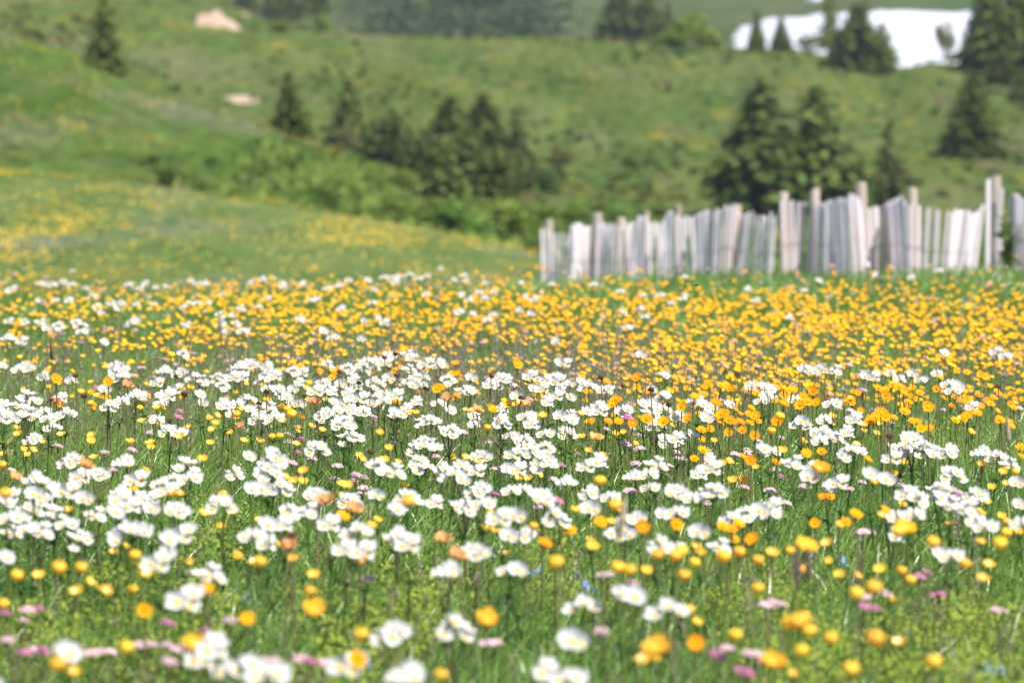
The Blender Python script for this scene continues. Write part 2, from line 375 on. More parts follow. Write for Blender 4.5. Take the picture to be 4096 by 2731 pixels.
def plant_tree(name, cat, label, group, crown, trunk, px, base, top, wpx, d=None, rot=None, lean=0, d0=100):
    p = ground_hit(px, base, d0) if d is None else Vector(((px - CX) / F * d, d, H1((px - CX) / F * d, d)))
    h = ZC - (top - HY) / F * p.y - p.z; w = wpx / F * p.y * (1.5 if 'spruce' in name else 1.15)
    e = empty(name, p); tag(e, label, cat, group)
    e.scale = (w, w, h); e.rotation_euler = (0, math.radians(lean), R(0, 6.28) if rot is None else rot)
    a = link("crown", crown, e); b = link("trunk", trunk, e)
    return e

G1 = "spruces standing on the slopes"
SPRUCES = [  # px, base, top, width, proto, label
 (425, 285, -40, 190, 1, "solitary tall ragged spruce on the crest of the left slope", 3),
 (985, 40, -150, 90, 0, "slim dark spruce, first of the row above the bare earth scar", 0), (1095, 92, -150, 130, 1, "ragged dark spruce beside the earth scar, its foot lowest of that row", 0),
 (1175, 85, -160, 120, 0, "dark spruce in the middle of the row above the earth scar", 0), (1255, 62, -140, 130, 2, "broad dark spruce closing the row at the hollow's edge", 0),
 (1165, 548, 285, 190, 1, "leaning slender spruce standing alone on the descending slope edge", 5), (1400, 610, 320, 190, 0, "pointed dark spruce beside the round dark pine shrub", 0),
 (1565, 655, 450, 250, 4, "low rounded dark spruce in the gap of the middle clump", 0), (1795, 715, 388, 310, 2, "dark spruce, tallest left tree of the central clump", 2),
 (1925, 715, 372, 310, 0, "broad pointed spruce in the middle of the central clump", -2), (2065, 720, 425, 230, 3, "lighter thin spruce closing the central clump", 0),
 (1870, 725, 490, 190, 4, "dense dark spruce filling between the two tall clump spruces", 0), (1735, 715, 490, 160, 3, "ragged lighter spruce at the clump's left flank", 0), (1640, 690, 500, 150, 1, "thin spruce between the low rounded one and the clump", 0), (1990, 725, 480, 180, 0, "short pointed spruce tucked right of the clump's middle spruce", 0),
 (1760, 800, 560, 210, 4, "dark low spruce in front of the clump, on the near slope", 0), (1985, 845, 600, 210, 4, "dark bushy spruce lowest in front of the clump", 0), (2120, 860, 660, 150, 3, "thin yellowish spruce at the clump's lower right end", 0),
 (1690, 745, 560, 190, 4, "small dark spruce at the foot of the central clump", 0), (2075, 810, 650, 150, 4, "dark little spruce below the thin light spruce", 0),
 (3045, 880, 325, 430, 2, "largest broad spruce standing behind the snow fence", 0), (3268, 870, 340, 370, 0, "second large spruce, overlapping the broadest one behind the fence", 0),
 (3385, 862, 560, 250, 4, "low spruce skirt between the big pair and the brownish one", 0), (3550, 850, 500, 290, 3, "small brownish spruce behind the tall fence post", 0),
 (3885, 625, 285, 250, 0, "lone conical spruce with a shadow beneath, above the fence's end", 0),
 (3425, 288, 20, 245, 2, "broad spruce standing before the snow patch", 0), (3525, 288, 95, 130, 4, "short green spruce nestled against the broad one before the snow", 0), (3315, 215, -80, 110, 1, "tall ragged spruce cutting the top edge beside the snow", 0),
 (3455, 250, -60, 90, 1, "thin spruce rising behind the broad one at the snow", 0),
 (3950, 305, -130, 230, 0, "tall spruce at the snow's end, left of the corner trees", 0), (4065, 320, -110, 220, 2, "massive dark spruce in the top corner", 0), (4098, 412, 275, 130, 4, "low spruce with a dark foot on the picture's right edge", 0),
 (4000, 345, 190, 130, 4, "short spruce below the corner trees", 0),
 (3025, 207, 40, 75, 0, "small slim spruce before the rounded end of the snow", 0), (3122, 207, 66, 88, 0, "second small spruce before the snow, a little broader", 0),
 (2478, 160, -70, 200, 0, "big dark spruce at the edge of the far hollow", 0), (2590, 165, -40, 180, 0, "dark spruce between the hollow and the light green bushes", 0), (2668, 172, 15, 150, 3, "pale ragged spruce next to the light green bushes", 0), (2845, 190, 120, 55, 4, "tiny spruce beside the light green bushes", 0)]
for px, b, t, w, k, lb, ln in SPRUCES:
    plant_tree("spruce_tree", "spruce", lb, G1, SPR[k], TRK, px, b, t, w, None, None, ln)
# spruces just outside the frame
for px, b, t, w, k in ((4250, 330, -120, 240, 0), (4420, 500, 200, 200, 2), (-150, 260, -80, 190, 1), (4600, 860, 500, 240, 4), (-420, 420, 100, 200, 0)):
    plant_tree("spruce_tree", "spruce", "spruce growing beyond the edge of the view", "spruces beyond the view", SPR[k], TRK, px, b, t, w)

G2 = "green bushes on the slopes"
BUSHES = [(600, 665, 600, 90, 2), (685, 742, 640, 140, 2), (1290, 815, 720, 100, 2), (1570, 890, 790, 150, 1),
 (1700, 905, 780, 220, 0), (1830, 935, 800, 230, 1), (2000, 955, 780, 240, 0), (2150, 965, 800, 230, 1), (2180, 775, 640, 110, 2), (2270, 935, 790, 170, 0), (2360, 905, 790, 150, 2),
 (2460, 895, 810, 140, 1), (2560, 885, 820, 130, 0), (1600, 770, 670, 130, 0), (1490, 755, 685, 110, 2), (1720, 765, 690, 130, 0), (2095, 885, 760, 160, 3), (1400, 630, 485, 110, 3), (2640, 870, 815, 120, 2),
 (1290, 130, 55, 110, 0), (1120, 130, 85, 90, 1), (2795, 190, 45, 200, 0), (2705, 185, 60, 140, 1), (3225, 212, 120, 100, 3), (3785, 255, 55, 75, 3), (3840, 270, 190, 90, 3), (2240, 700, 560, 90, 3), (1975, 145, 115, 70, 0)]
BL = []
for px, b, t, w, k in BUSHES:
    tone = ("leafy green", "dense fresh green", "dark green", "yellowish thin")[k]
    size = "large" if w >= 180 else "middling" if w >= 130 else "small"
    BL.append([px, b, t, w, k, size, tone])
ANCH = [("the lone leaning spruce", 1165, 500), ("the pointed dark spruce", 1400, 500), ("the low rounded spruce", 1565, 560), ("the central clump's left spruce", 1795, 600), ("the central clump's middle spruce", 1925, 600), ("the thin light spruce", 2065, 600), ("the snow fence's left end", 2190, 960),
        ("the bare earth scar", 870, 85), ("the far hollow", 2000, 90), ("the broad snow-patch spruce", 3425, 200), ("the snow patch's middle", 3700, 150), ("the big dark hollow-edge spruce", 2478, 80), ("the fence's third post", 2585, 860)]
seen = {}
for px, b, t, w, k, size, tone in BL:
    y = (b + t) / 2; an = min(ANCH, key=lambda a: (a[1] - px)**2 + ((a[2] - y) * 1.4)**2)
    dx, dy = px - an[1], y - an[2]
    rel = ("right of" if dx > 0 else "left of") if abs(dx) > abs(dy) else ("below" if dy > 0 else "above")
    lb = f"{size} {tone} bush {rel} {an[0]}"
    if lb in seen:
        lb = f"{size} {tone} bush further {rel} {an[0]}"
        if lb in seen: lb = f"{size} {tone} bush furthest {rel} {an[0]}"
    seen[lb] = 1
    plant_tree("bush", "bush", lb, G2, BSH[k], BST, px, b, t, w, None, None, 0, 100)

def turf_clumps(name, n, px0, px1, mask, hgt, width, c1, c2, d0, d1, label):
    """Rough herbage that nobody could count: upright leaf sprays over a stretch of slope, one object."""
    g = np.random.default_rng(len(name)); d = np.sqrt(g.random(n) * (d1**2 - d0**2) + d0**2); px = px0 + (px1 - px0) * g.random(n)
    x = (px - CX) / F * d; z = H(x, d); py = HY + F * (ZC - z) / d
    keep = mask(px, py, x, d, g); x, d, z = x[keep], d[keep], z[keep]; m = len(x)
    h = hgt * (.4 + .8 * g.random(m)); a = g.random(m) * 6.283
    A = np.stack([np.cos(a), np.sin(a), 0 * a], 1) * (width * (.5 + g.random(m)))[:, None]; B = np.stack([g.normal(0, .2, m) * h, g.normal(0, .2, m) * h, h * .5], 1)
    f = np.clip(vnoise(x * .4, d * .2, 4) * .8 + g.random(m) * .4 - .1, 0, 1)[:, None]
    T = np.array(c1) * (1 - f) + np.array(c2) * f
    C = np.stack([x, d, z + h * .45], 1)
    o = link(name, quads_mesh(name, C, A, B, T, M['foliage'])); tag(o, label, None, None, "stuff"); return o
def m_near(px, py, x, d, g):
    edge = np.interp(px, [-1500, 0, 500, 800, 1100, 1500, 2000, 2600, 3200], [720, 690, 690, 640, 610, 700, 830, 860, 900])
    return (g.random(len(px)) < np.clip((px - 620) / 900, 0, 1)) & (py > edge - 60 * vnoise(x * .2, d * .1, 8)) & (vnoise(x * .35, d * .15, 2) > .22) & (g.random(len(px)) < np.clip((py - edge + 120) / 160, .06, 1))
turf_clumps("undergrowth", 24000, -800, 4500, m_near, .34, .12, (.118, .185, .036), (.165, .235, .052), 118, 190, "dense tall green undergrowth along the foot of the slope")
def m_mid(px, py, x, d, g): return g.random(len(px)) < .35 * vnoise(x * .1, d * .05, 2)**2
turf_clumps("hillside_vegetation", 22000, -1500, 5600, m_mid, .3, .25, (.045, .068, .018), (.085, .105, .03), 232, 338, "scattered darker tufts of herbage on the pasture slope")

def m_shade(px, py, x, d, g):
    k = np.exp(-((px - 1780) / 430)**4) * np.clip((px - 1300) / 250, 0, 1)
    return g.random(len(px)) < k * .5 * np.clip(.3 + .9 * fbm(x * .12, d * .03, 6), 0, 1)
turf_clumps("dwarf_pine_scrub", 48000, 1200, 2750, m_shade, .5, .45, (.050, .080, .036), (.070, .100, .046), 374, 800, "dark blue-green sprays painted in as the shade over the far hollow")  # shade of the far hollow, put in as dark leaf sprays

# ---------------------------------------------------------------- snow fence
def prism(n, r0, r1, h, flat=1.0, cut=0.0, rings=(0, .5, 1)):
    V, Fc = [], []
    for t in rings:
        r = r0 + (r1 - r0) * t
        for j in range(n):
            a = 6.2832 * j / n; V.append((r * math.cos(a), r * math.sin(a) * flat, h * t + (cut * r * math.cos(a) if t == 1 else 0)))
    k = len(rings)
    for i in range(k - 1):
        for j in range(n): Fc.append((i * n + j, i * n + (j + 1) % n, (i + 1) * n + (j + 1) % n, (i + 1) * n + j))
    Fc.append(tuple(range((k - 1) * n, k * n))); Fc.append(tuple(range(n - 1, -1, -1)))
    return V, Fc
PALE = [mesh_np("pale", *prism(7, .0175, .0145, 1, .6, c), M['pale']) for c in (.4, -.5, 1.0, 0)]
POST = [mesh_np("post", *prism(10, .038, .034, 1, 1, c), M['post'], smooth=False) for c in (.1, -.25)]

# plan of the fence: photo column -> distance (it zigzags), top row, sideways drift of the foot in photo pixels
PLAN = [(2160, 36.6), (2275, 36.5), (2300, 36.3), (2362, 36.9), (2392, 36.8), (2462, 36.4), (2505, 36.4), (2540, 36.5), (2572, 36.0), (2640, 36.2), (2690, 35.5), (2780, 35.5), (2885, 34.8), (2960, 35.0), (3105, 34.5), (3235, 34.8), (3262, 34.6), (3310, 34.5), (3390, 33.7), (3460, 34.2), (3522, 34.3), (3560, 34.2), (3622, 33.4), (3700, 33.5), (3800, 33.5), (3936, 34.3)]
TOPS = [(2160, 913), (2195, 915), (2200, 936), (2272, 936), (2283, 905), (2308, 893), (2330, 905), (2362, 912), (2406, 893), (2461, 900), (2504, 898), (2542, 893), (2551, 868), (2585, 872), (2606, 892), (2648, 893), (2674, 848), (2690, 850), (2729, 866), (2780, 868), (2831, 846), (2870, 852), (2908, 828), (2960, 835), (2972, 856), (3100, 860), (3106, 806), (3180, 810), (3206, 812), (3228, 806), (3281, 814), (3339, 802), (3385, 802), (3397, 778), (3430, 785), (3450, 830), (3470, 833), (3521, 826), (3580, 806), (3606, 793), (3625, 810), (3673, 820), (3708, 829), (3766, 844), (3797, 838), (3873, 851), (3900, 858), (3932, 832), (3936, 830)]
LEAN = [(2160, 0), (2200, 12), (2250, -10), (2300, -18), (2350, -10), (2400, -20), (2450, -30), (2500, 15), (2560, -6), (2620, 22), (2660, -8), (2700, 14), (2760, 20), (2820, -5), (2900, -18), (2960, -26), (3060, -26), (3100, -10), (3108, 10), (3180, 18), (3200, -30), (3235, -34), (3300, 6), (3380, 10), (3400, 34), (3445, 30), (3470, 4), (3540, 10), (3600, 16), (3650, 8), (3700, -8), (3766, -26), (3830, -40), (3936, -52)]
fence = empty("snow_fence", (2.0, 34.5, H1(2.0, 34.5))); tag(fence, "long weathered grey-white paling snow fence sagging between brown posts", "fence")
def put(name, me, parent, foot, top, yaw, w=1.0):
    up = top - foot; ln = up.length; zax = up / ln
    xax = Vector((math.cos(yaw), math.sin(yaw), 0)); yax = zax.cross(xax).normalized(); xax = yax.cross(zax)
    mt = Matrix(((xax.x * w, yax.x * w, zax.x * ln, foot.x), (xax.y * w, yax.y * w, zax.y * ln, foot.y), (xax.z * w, yax.z * w, zax.z * ln, foot.z), (0, 0, 0, 1)))
    o = link(name, me); o.parent = parent; o.matrix_parent_inverse = Matrix.Translation(-parent.location); o.matrix_basis = mt
    return o
def ip(tab, x): return float(np.interp(x, [a for a, _ in tab], [b for _, b in tab]))
GAPS = [(2985, 3104, .052), (3108, 3236, .060), (3625, 3800, .072), (2160, 2272, .042)]
def run_fence(parent, plan, tops, lean, x0, x1, step0):
    px = x0; acc = []
    while px < x1:
        acc.append(px); st = step0
        for a, b, s in GAPS:
            if a <= px < b: st = s
        d0 = ip(plan, px); q = px
        while q < x1:                                           # advance by a real spacing measured along the fence
            q += 1.0; dd = ip(plan, q) - d0; dxm = (q - CX) / F * ip(plan, q) - (px - CX) / F * d0
            if math.hypot(dd * .75, dxm) >= st: break
        px = q
    return acc
def wire_strip(pts, r):
    V, Fc = [], []
    for i, p in enumerate(pts):
        t = (pts[min(i + 1, len(pts) - 1)] - pts[max(i - 1, 0)]).normalized(); s = t.cross(Vector((0, 0, 1))).normalized(); u = s.cross(t)
        for j in range(4):
            a = j * math.pi / 2 + .4; q = p + (s * math.cos(a) + u * math.sin(a)) * r; V.append(tuple(q))
    for i in range(len(pts) - 1):
        for j in range(4): Fc.append((i * 4 + j, i * 4 + (j + 1) % 4, i * 4 + 4 + (j + 1) % 4, i * 4 + 4 + j))
    return V, Fc
def build_fence(parent, plan, tops, lean, x0, x1, step, posts, single=100):
    P = run_fence(parent, plan, tops, lean, x0, x1, step); feet, headp = [], []
    for i, px in enumerate(P):
        d = ip(plan, px); yaw = math.atan2(ip(plan, px + 6) - ip(plan, px - 6), 12 / F * d)
        tp = ip(tops, px) + R(-6, 9); tpv = ray_pt(px + R(-3, 3), tp, d)
        fx = px + ip(lean, px) * 1.5 + R(-14, 14); fx_d = d + R(-.03, .03)
        fz = H1((fx - CX) / F * fx_d, fx_d) - .06
        foot = Vector(((fx - CX) / F * fx_d, fx_d, fz)); feet.append(foot); headp.append(tpv)
    order = sorted(range(len(P)), key=lambda i: -(P[i] > 0) * (feet[i] - headp[i]).length / feet[i].y)[:single]
    solo = set(order); VV, FF = [], []
    for i in range(len(P)):
        d = ip(plan, P[i]); yaw = math.atan2(ip(plan, P[i] + 6) - ip(plan, P[i] - 6), 12 / F * d) + R(-.25, .25); w = R(.72, 1.08) * float(np.interp(P[i], [2160, 3000, 3110, 3390, 3460, 3640, 3800, 3940], [.85, .95, 1.35, 1.2, 1.35, 1.45, 1.45, 1.3]))
        o = put("pale", PALE[i % 4], parent, feet[i], headp[i], yaw, w)
        if i not in solo:                                       # past a hundred: one mesh for the rest
            mw = o.matrix_basis.copy(); b = len(VV)
            VV += [tuple(mw @ v.co) for v in o.data.vertices]; FF += [tuple(b + k for k in f.vertices) for f in o.data.polygons]
            bpy.data.objects.remove(o)
    if VV:
        o = link("paling", mesh_np("paling", VV, FF, M['pale']), parent); o.matrix_parent_inverse = Matrix.Translation(-parent.location); o["kind"] = "stuff"
    for (px, tp, w, ln) in posts:
        d = ip(plan, px) + .05; fx = px + ln; foot = Vector(((fx - CX) / F * d, d, H1((fx - CX) / F * d, d) - .1))
        put("post", POST[int(px) % 2], parent, foot, ray_pt(px, tp, d), R(0, 3), w / F * d / .072)
    for fr in (.3, .72):
        pts = [feet[i].lerp(headp[i], fr) - Vector((0, .022, 0)) for i in range(len(P))]
        o = link("wire", mesh_np("wire", *wire_strip(pts, .0028), M['wire']), parent); o.matrix_parent_inverse = Matrix.Translation(-parent.location)
build_fence(fence, PLAN, TOPS, LEAN, 2164, 3938, .036, [(2197, 879, 34, 6), (2390, 853, 42, -10), (2485, 868, 36, 4), (2585, 846, 30, 0), (2712, 819, 32, 6), (2861, 836, 40, 0), (2945, 815, 44, -14), (3134, 769, 38, 10), (3259, 757, 40, 0), (3443, 732, 46, 22), (3650, 753, 38, 4)])
# the fence's taller end: two long pales lashed to a thick post, then a short one
PLAN_E = [(3930, 33.2), (4030, 33.0)]
for px, tp, fxo in ((3952, 718, -2), (4000, 749, -30), (4006, 760, -42), (4003, 950, 4)):
    d = 33.0; fx = px + fxo; put("pale", PALE[0], fence, Vector(((fx - CX) / F * d, d, H1((fx - CX) / F * d, d) - .05)), ray_pt(px, tp, d), .2, 1.15)
put("post", POST[0], fence, Vector(((3962 - CX) / F * 33.1, 33.1, H1((3962 - CX) / F * 33.1, 33.1) - .1)), ray_pt(3981, 704, 33.1), 0, 1.15)
PLAN2 = [(4046, 32.6), (4110, 32.2), (4200, 32.8), (4330, 32.0), (4700, 31.6)]
fence2 = empty("snow_fence", (4.0, 32.4, H1(4.0, 32.4))); tag(fence2, "greyer piece of paling snow fence beyond the leafy gap at the right edge", "fence")
build_fence(fence2, PLAN2, [(4046, 784), (4075, 786), (4080, 792), (4200, 810), (4330, 780), (4700, 800)], [(4046, -10), (4200, -12), (4700, 0)], 4048, 4690, .060, [(4062, 778, 34, -8), (4325, 720, 40, 0), (4660, 720, 40, 0)], 60)

# leafy shoot growing in the gap between the two fences
sh = empty("leafy_shrub", (0, 0, 0)); p0 = Vector(((4026 - CX) / F * 32.3, 32.3, 0)); p0.z = H1(p0.x, p0.y); sh.location = p0
tag(sh, "leafy green shoot with reddish stems growing in the fence gap", "shrub")
g = np.random.default_rng(5); C, A, B, T = [], [], [], []
stems = []
for k in range(4):
    top = np.array([g.normal(0, .05), g.normal(0, .06), .78 + .25 * g.random()]); stems.append(top)
    for j in range(26):
        t = .35 + .65 * g.random(); c = top * t + np.array([0, 0, 0]); a = g.random() * 6.28
        d = np.array([math.cos(a), math.sin(a), .2 + .3 * g.random()]); d /= np.linalg.norm(d); u = np.cross(d, [0, 0, 1]); u /= np.linalg.norm(u)
        s = .034 + .02 * g.random(); C.append(c + d * s); A.append(d * s); B.append(u * s * .55); T.append(np.array((.10, .19, .035)) * (.7 + .5 * g.random()))
link("foliage", quads_mesh("foliage", *[np.array(v) for v in (C, A, B, T)], M['foliage']), sh)
V, Fc = [], []
for top in stems:
    b = len(V)
    for t, r in ((-.1, .008), (.5, .006), (1, .003)):
        for j in range(4): V.append((top[0] * t + r * math.cos(j * 1.57), top[1] * t + r * math.sin(j * 1.57), top[2] * t))
    for k in range(2):
        for j in range(4): Fc.append((b + k * 4 + j, b + k * 4 + (j + 1) % 4, b + k * 4 + 4 + (j + 1) % 4, b + k * 4 + 4 + j))
link("stem", mesh_np("stem", V, Fc, M['stem_brown']), sh)

# ---------------------------------------------------------------- flower shapes
def frame_to(n, spin=0.0):
    """Rotation that takes +Z to n."""
    n = Vector(n).normalized(); return (n.to_track_quat('Z', 'Y').to_matrix() @ Matrix.Rotation(spin, 3, 'Z'))
class Shape:
    """Vertices, faces and a tint per vertex; a builder for one mesh."""
    def __init__(s): s.V, s.F, s.T = [], [], []
    def add(s, V, Fc, tint=(1, 1, 1), m=None, off=None):
        b = len(s.V)
        for v in V:
            v = Vector(v)
            if m is not None: v = m @ v
            if off is not None: v = v + Vector(off)
            s.V.append(tuple(v)); s.T.append(tint)
        s.F += [tuple(b + i for i in f) for f in Fc]
        return s
    def mesh(s, name, mat, smooth=True, tint=False): return mesh_np(name, s.V, s.F, mat, np.array(s.T) if tint else None, smooth)

def petals(n, r, w, cup, tipcurl=0.0, notch=.0, jit=.15, layers=1, base=.12):
    """A ring of petals sharing one middle vertex. Each petal is a small curved sheet."""
    V, Fc = [(0, 0, 0)], []
    for l in range(layers):
        for k in range(n):
            a = 6.2832 * (k + .5 * l) / n + R(-.12, .12) * jit * 4; rr = r * (1 - .14 * l) * (1 + R(-jit, jit)); cp = cup * (1 + .35 * l) * (1 + R(-jit, jit)); b = len(V)
            tw = R(-.12, .12)
            for t, ww in ((.38, .62), (.72, 1.0), (.93, .72), (1.0, .30)):
                for sd in (-1, 0, 1):
                    rad = rr * (t - (notch if (sd == 0 and t == 1.0) else 0)); lat = sd * w * .5 * ww
                    z = rr * (cp * t * t - tipcurl * max(0, t - .7)) + abs(sd) * w * .10 * cp + tw * lat
                    V.append((rad * math.cos(a) - lat * math.sin(a), rad * math.sin(a) + lat * math.cos(a), z))
            Fc += [(0, b, b + 1), (0, b + 1, b + 2)]
            for i in range(3):
                q = b + i * 3; Fc += [(q, q + 3, q + 4, q + 1), (q + 1, q + 4, q + 5, q + 2)]
    return V, Fc
def dome(r, h, n=9, rings=3, bump=0.0, under=True):
    V, Fc = [(0, 0, h)], []
    for i in range(1, rings + 1):
        t = i / rings
        for j in range(n):
            a = 6.2832 * (j + .5 * (i % 2)) / n; q = 1 + R(-bump, bump)
            V.append((r * math.sin(t * 1.57) * q * math.cos(a), r * math.sin(t * 1.57) * q * math.sin(a), h * math.cos(t * 1.57) + R(-bump, bump) * h * .6))
    for j in range(n): Fc.append((0, 1 + j, 1 + (j + 1) % n))
    for i in range(rings - 1):
        for j in range(n):
            a = 1 + i * n; Fc.append((a + j, a + n + j, a + n + (j + 1) % n, a + (j + 1) % n))
    if under: Fc.append(tuple(1 + (rings - 1) * n + j for j in reversed(range(n))))
    return V, Fc
def globe(r, n=10):
    """A globeflower: overlapping incurved sepals read as a ribbed, slightly flattened ball that is open at the top."""
    V, Fc = [], []; prof_ = [(.18, -.78), (.62, -.62), (.93, -.25), (1.0, .15), (.86, .52), (.52, .74), (.24, .66)]
    ph = R(0, 6)
    for k, (rr, z) in enumerate(prof_):
        for j in range(n * 2):
            a = 6.2832 * j / (n * 2); q = 1 + .085 * math.cos(j * math.pi + k * .9) + R(-.035, .035) + .05 * math.sin(3 * a + ph + k)
            V.append((r * rr * q * math.cos(a), r * rr * q * math.sin(a), r * (z * .95 + R(-.035, .035))))
    m = n * 2
    for k in range(len(prof_) - 1):
        for j in range(m): Fc.append((k * m + j, k * m + (j + 1) % m, (k + 1) * m + (j + 1) % m, (k + 1) * m + j))
    Fc.append(tuple(range(m - 1, -1, -1)))
    return V, Fc
def tube(pts, radii, n=4):
    V, Fc = [], []
    for i, p in enumerate(pts):
        p = Vector(p); t = (Vector(pts[min(i + 1, len(pts) - 1)]) - Vector(pts[max(i - 1, 0)])).normalized(); m = frame_to(t)
        for j in range(n):
            a = 6.2832 * j / n; V.append(tuple(p + m @ Vector((radii[i] * math.cos(a), radii[i] * math.sin(a), 0))))
    for i in range(len(pts) - 1):
        for j in range(n): Fc.append((i * n + j, i * n + (j + 1) % n, (i + 1) * n + (j + 1) % n, (i + 1) * n + j))
    return V, Fc
def blade(p, d, ln, w, droop=.3):
    """A narrow leaf: five points bending downward."""
    p, d = Vector(p), Vector(d).normalized(); s = d.cross(Vector((0, 0, 1)));
    s = s.normalized() if s.length > 1e-4 else Vector((1, 0, 0))
    a = p; b = p + d * ln * .5 + Vector((0, 0, -droop * ln * .12)); c = p + d * ln + Vector((0, 0, -droop * ln * .5))
    return [tuple(a - s * w * .3), tuple(a + s * w * .3), tuple(b + s * w * .5), tuple(b - s * w * .5), tuple(c)], [(0, 1, 2, 3), (3, 2, 4)]
SUN2 = Vector((.28, -.80, .55)).normalized()                   # flowers lean towards the sun
def face(j=.25, up=.35): return (SUN2 * (1 - up) + Vector((R(-j, j), R(-j, j), up + R(-j, j) * .6))).normalized()

FLM = [Shape().add(*petals(R_n, .0150, .0122, .55, notch=.03)).mesh("flower", M['petal_white']) for R_n in (5, 6, 6, 7, 5, 6)]
FLC = Shape().add(*dome(.0052, .0034, 8, 3, .22), off=(0, 0, .001)).mesh("flower_centre", M['stamen'])

class Proto:
    """A plant's pieces: (name, mesh, material key, matrix, [child pieces]) plus head offset; made once, copied many times."""
    def __init__(s, kind, parts, head): s.kind, s.parts, s.head, s.root, s.flat = kind, parts, head, None, None

def anemone(nfl):
    h = R(.285, .325); lean = (R(-.03, .03), R(-.03, .03)); whorl = Vector((lean[0], lean[1], h - R(.052, .066)))
    st, lv = Shape(), Shape(); parts = []
    st.add(*tube([(0, 0, -.02), (lean[0] * .35, lean[1] * .35, .12), tuple(whorl)], [.0026, .0024, .002]))
    for k in range(15):
        a = 6.2832 * k / 15 + R(-.2, .2); e = R(-.05, .75)
        lv.add(*blade(whorl, (math.cos(a), math.sin(a), e), R(.032, .058), R(.0038, .006), .5))
    for k in range(5):                                         # cut leaves from the base
        a = R(0, 6.28)
        base = Vector((math.cos(a) * .06, math.sin(a) * .06, .13)); lv.add(*blade((0, 0, .0), (base.x, base.y, base.z), .14, .002, 0))
        for q in range(6): lv.add(*blade(base, (math.cos(a + (q - 2.5) * .42), math.sin(a + (q - 2.5) * .42), .25), R(.03, .05), .006, .6))
    a0 = R(0, 6.28)
    for i in range(nfl):
        a = a0 + i * 2.4 + R(-.3, .3); rad = .0083 * math.sqrt(i + .25) * (1 + R(-.12, .12)); hz = h + .006 - .25 * rad + R(-.008, .007) - (.5 * rad * rad / .03) + .22 * rad * math.sin(a)
        c = Vector((lean[0] + rad * math.cos(a) * 1.15, lean[1] + rad * math.sin(a), hz))
        out = Vector((math.cos(a), math.sin(a), 0)) * (rad / .035) * .4
        n = (face(.38, .30) + out).normalized()
        mid = (whorl + c) * .5 + Vector((math.cos(a), math.sin(a), 0)) * rad * .15
        st.add(*tube([tuple(whorl), tuple(mid), tuple(c - n * .002)], [.0011, .0010, .0010], 3))
        m = frame_to(n, R(0, 6)).to_4x4(); m.translation = c; s = R(.74, .96)
        parts.append(("flower", FLM[i % 6] if i < 6 else random.choice(FLM), 'petal_white', m @ Matrix.Scale(s, 4), [("flower_centre", FLC, 'stamen', Matrix.Identity(4))]))
    I = Matrix.Identity(4)
    pr = [("stem", st.mesh("stem", M['stem_brown'] if R(0, 1) < .25 else M['stem']), 'stem', I, []), ("leaves", lv.mesh("leaves", M['leaf'], smooth=False), 'leaf', I, [])] + parts
    return Proto("white_anemone", pr, Vector((lean[0], lean[1], h)))

def simple(kind, h, bloom, bmat, centre=None, cmat=None, up=.3, stem='stem', leaves=3, s=1.0, jit=.2, leaf='leaf', bname="bloom"):
    lean = (R(-.035, .035), R(-.035, .035)); top = Vector((lean[0], lean[1], h)); n = face(jit, up); I = Matrix.Identity(4)
    st = Shape().add(*tube([(0, 0, -.02), (lean[0] * .3 + R(-.01, .01), lean[1] * .3, h * .5), tuple(top - n * .003)], [.0021, .0018, .0014]))
    lv = Shape()
    for k in range(leaves):
        a = R(0, 6.28); z = h * R(.12, .5)
        for q in range(3): lv.add(*blade((lean[0] * .2, lean[1] * .2, z), (math.cos(a + (q - 1) * .45), math.sin(a + (q - 1) * .45), R(.1, .6)), R(.03, .055), R(.005, .009), .6))
    m = frame_to(n, R(0, 6)).to_4x4(); m.translation = top; m = m @ Matrix.Scale(s, 4)
    kids = [("flower_centre", centre, cmat, I)] if centre else []
    pr = [("stem", st.mesh("stem", M[stem]), stem, I, [])]
    if leaves: pr.append(("leaves", lv.mesh("leaves", M[leaf], smooth=False), leaf, I, []))
    pr.append((bname, bloom, bmat, m, kids))
    return Proto(kind, pr, top)

def rays(n, r): return petals(n, r, r * .30, .30, notch=.0, jit=.12, layers=2)
RAY = [Shape().add(*rays(14, .0118)).mesh("bloom", M['orange']) for _ in range(3)]
RAYC = Shape().add(*dome(.0040, .0026, 9, 3, .2), off=(0, 0, .001)).mesh("flower_centre", M['orange_core'])
CUP = [Shape().add(*petals(5, .0108, .0125, .72, jit=.1)).mesh("bloom", M['lemon']) for _ in range(3)]
CUPC = Shape().add(*dome(.0034, .003, 8, 3, .25), off=(0, 0, .0015)).mesh("flower_centre", M['stamen'])
GLB = [Shape().add(*globe(.0098), off=(0, 0, .006)).mesh("bloom", M['yellow']) for _ in range(3)]
GLBW = [Shape().add(*petals(9, .0165, .0145, .6, jit=.2, layers=2)).mesh("bloom", M['yellow']) for _ in range(2)]
RST = [Shape().add(*petals(7, .0135, .011, .95, tipcurl=.9, jit=.35, layers=2)).mesh("bloom", M['rust']) for _ in range(2)]
def florets(r, h):
    V, Fc = dome(r, h, 14, 6, .26)
    return V, Fc
HEAD = {c: [Shape().add(*florets(.0118, .0068)).mesh("flower_head", M[c], smooth=False) for _ in range(3)] for c in ('pink', 'magenta', 'mauve')}
def seed_shape():
    s = Shape().add(*dome(.0075, .008, 8, 3, .25))
    for k in range(14):
        a = R(0, 6.28); e = R(-.3, 1.2); s.add(*blade((0, 0, .003), (math.cos(a), math.sin(a), e), R(.011, .016), .003, .3))
    return s
SEED = [seed_shape().mesh("seed_head", M['seed'], smooth=False) for _ in range(2)]

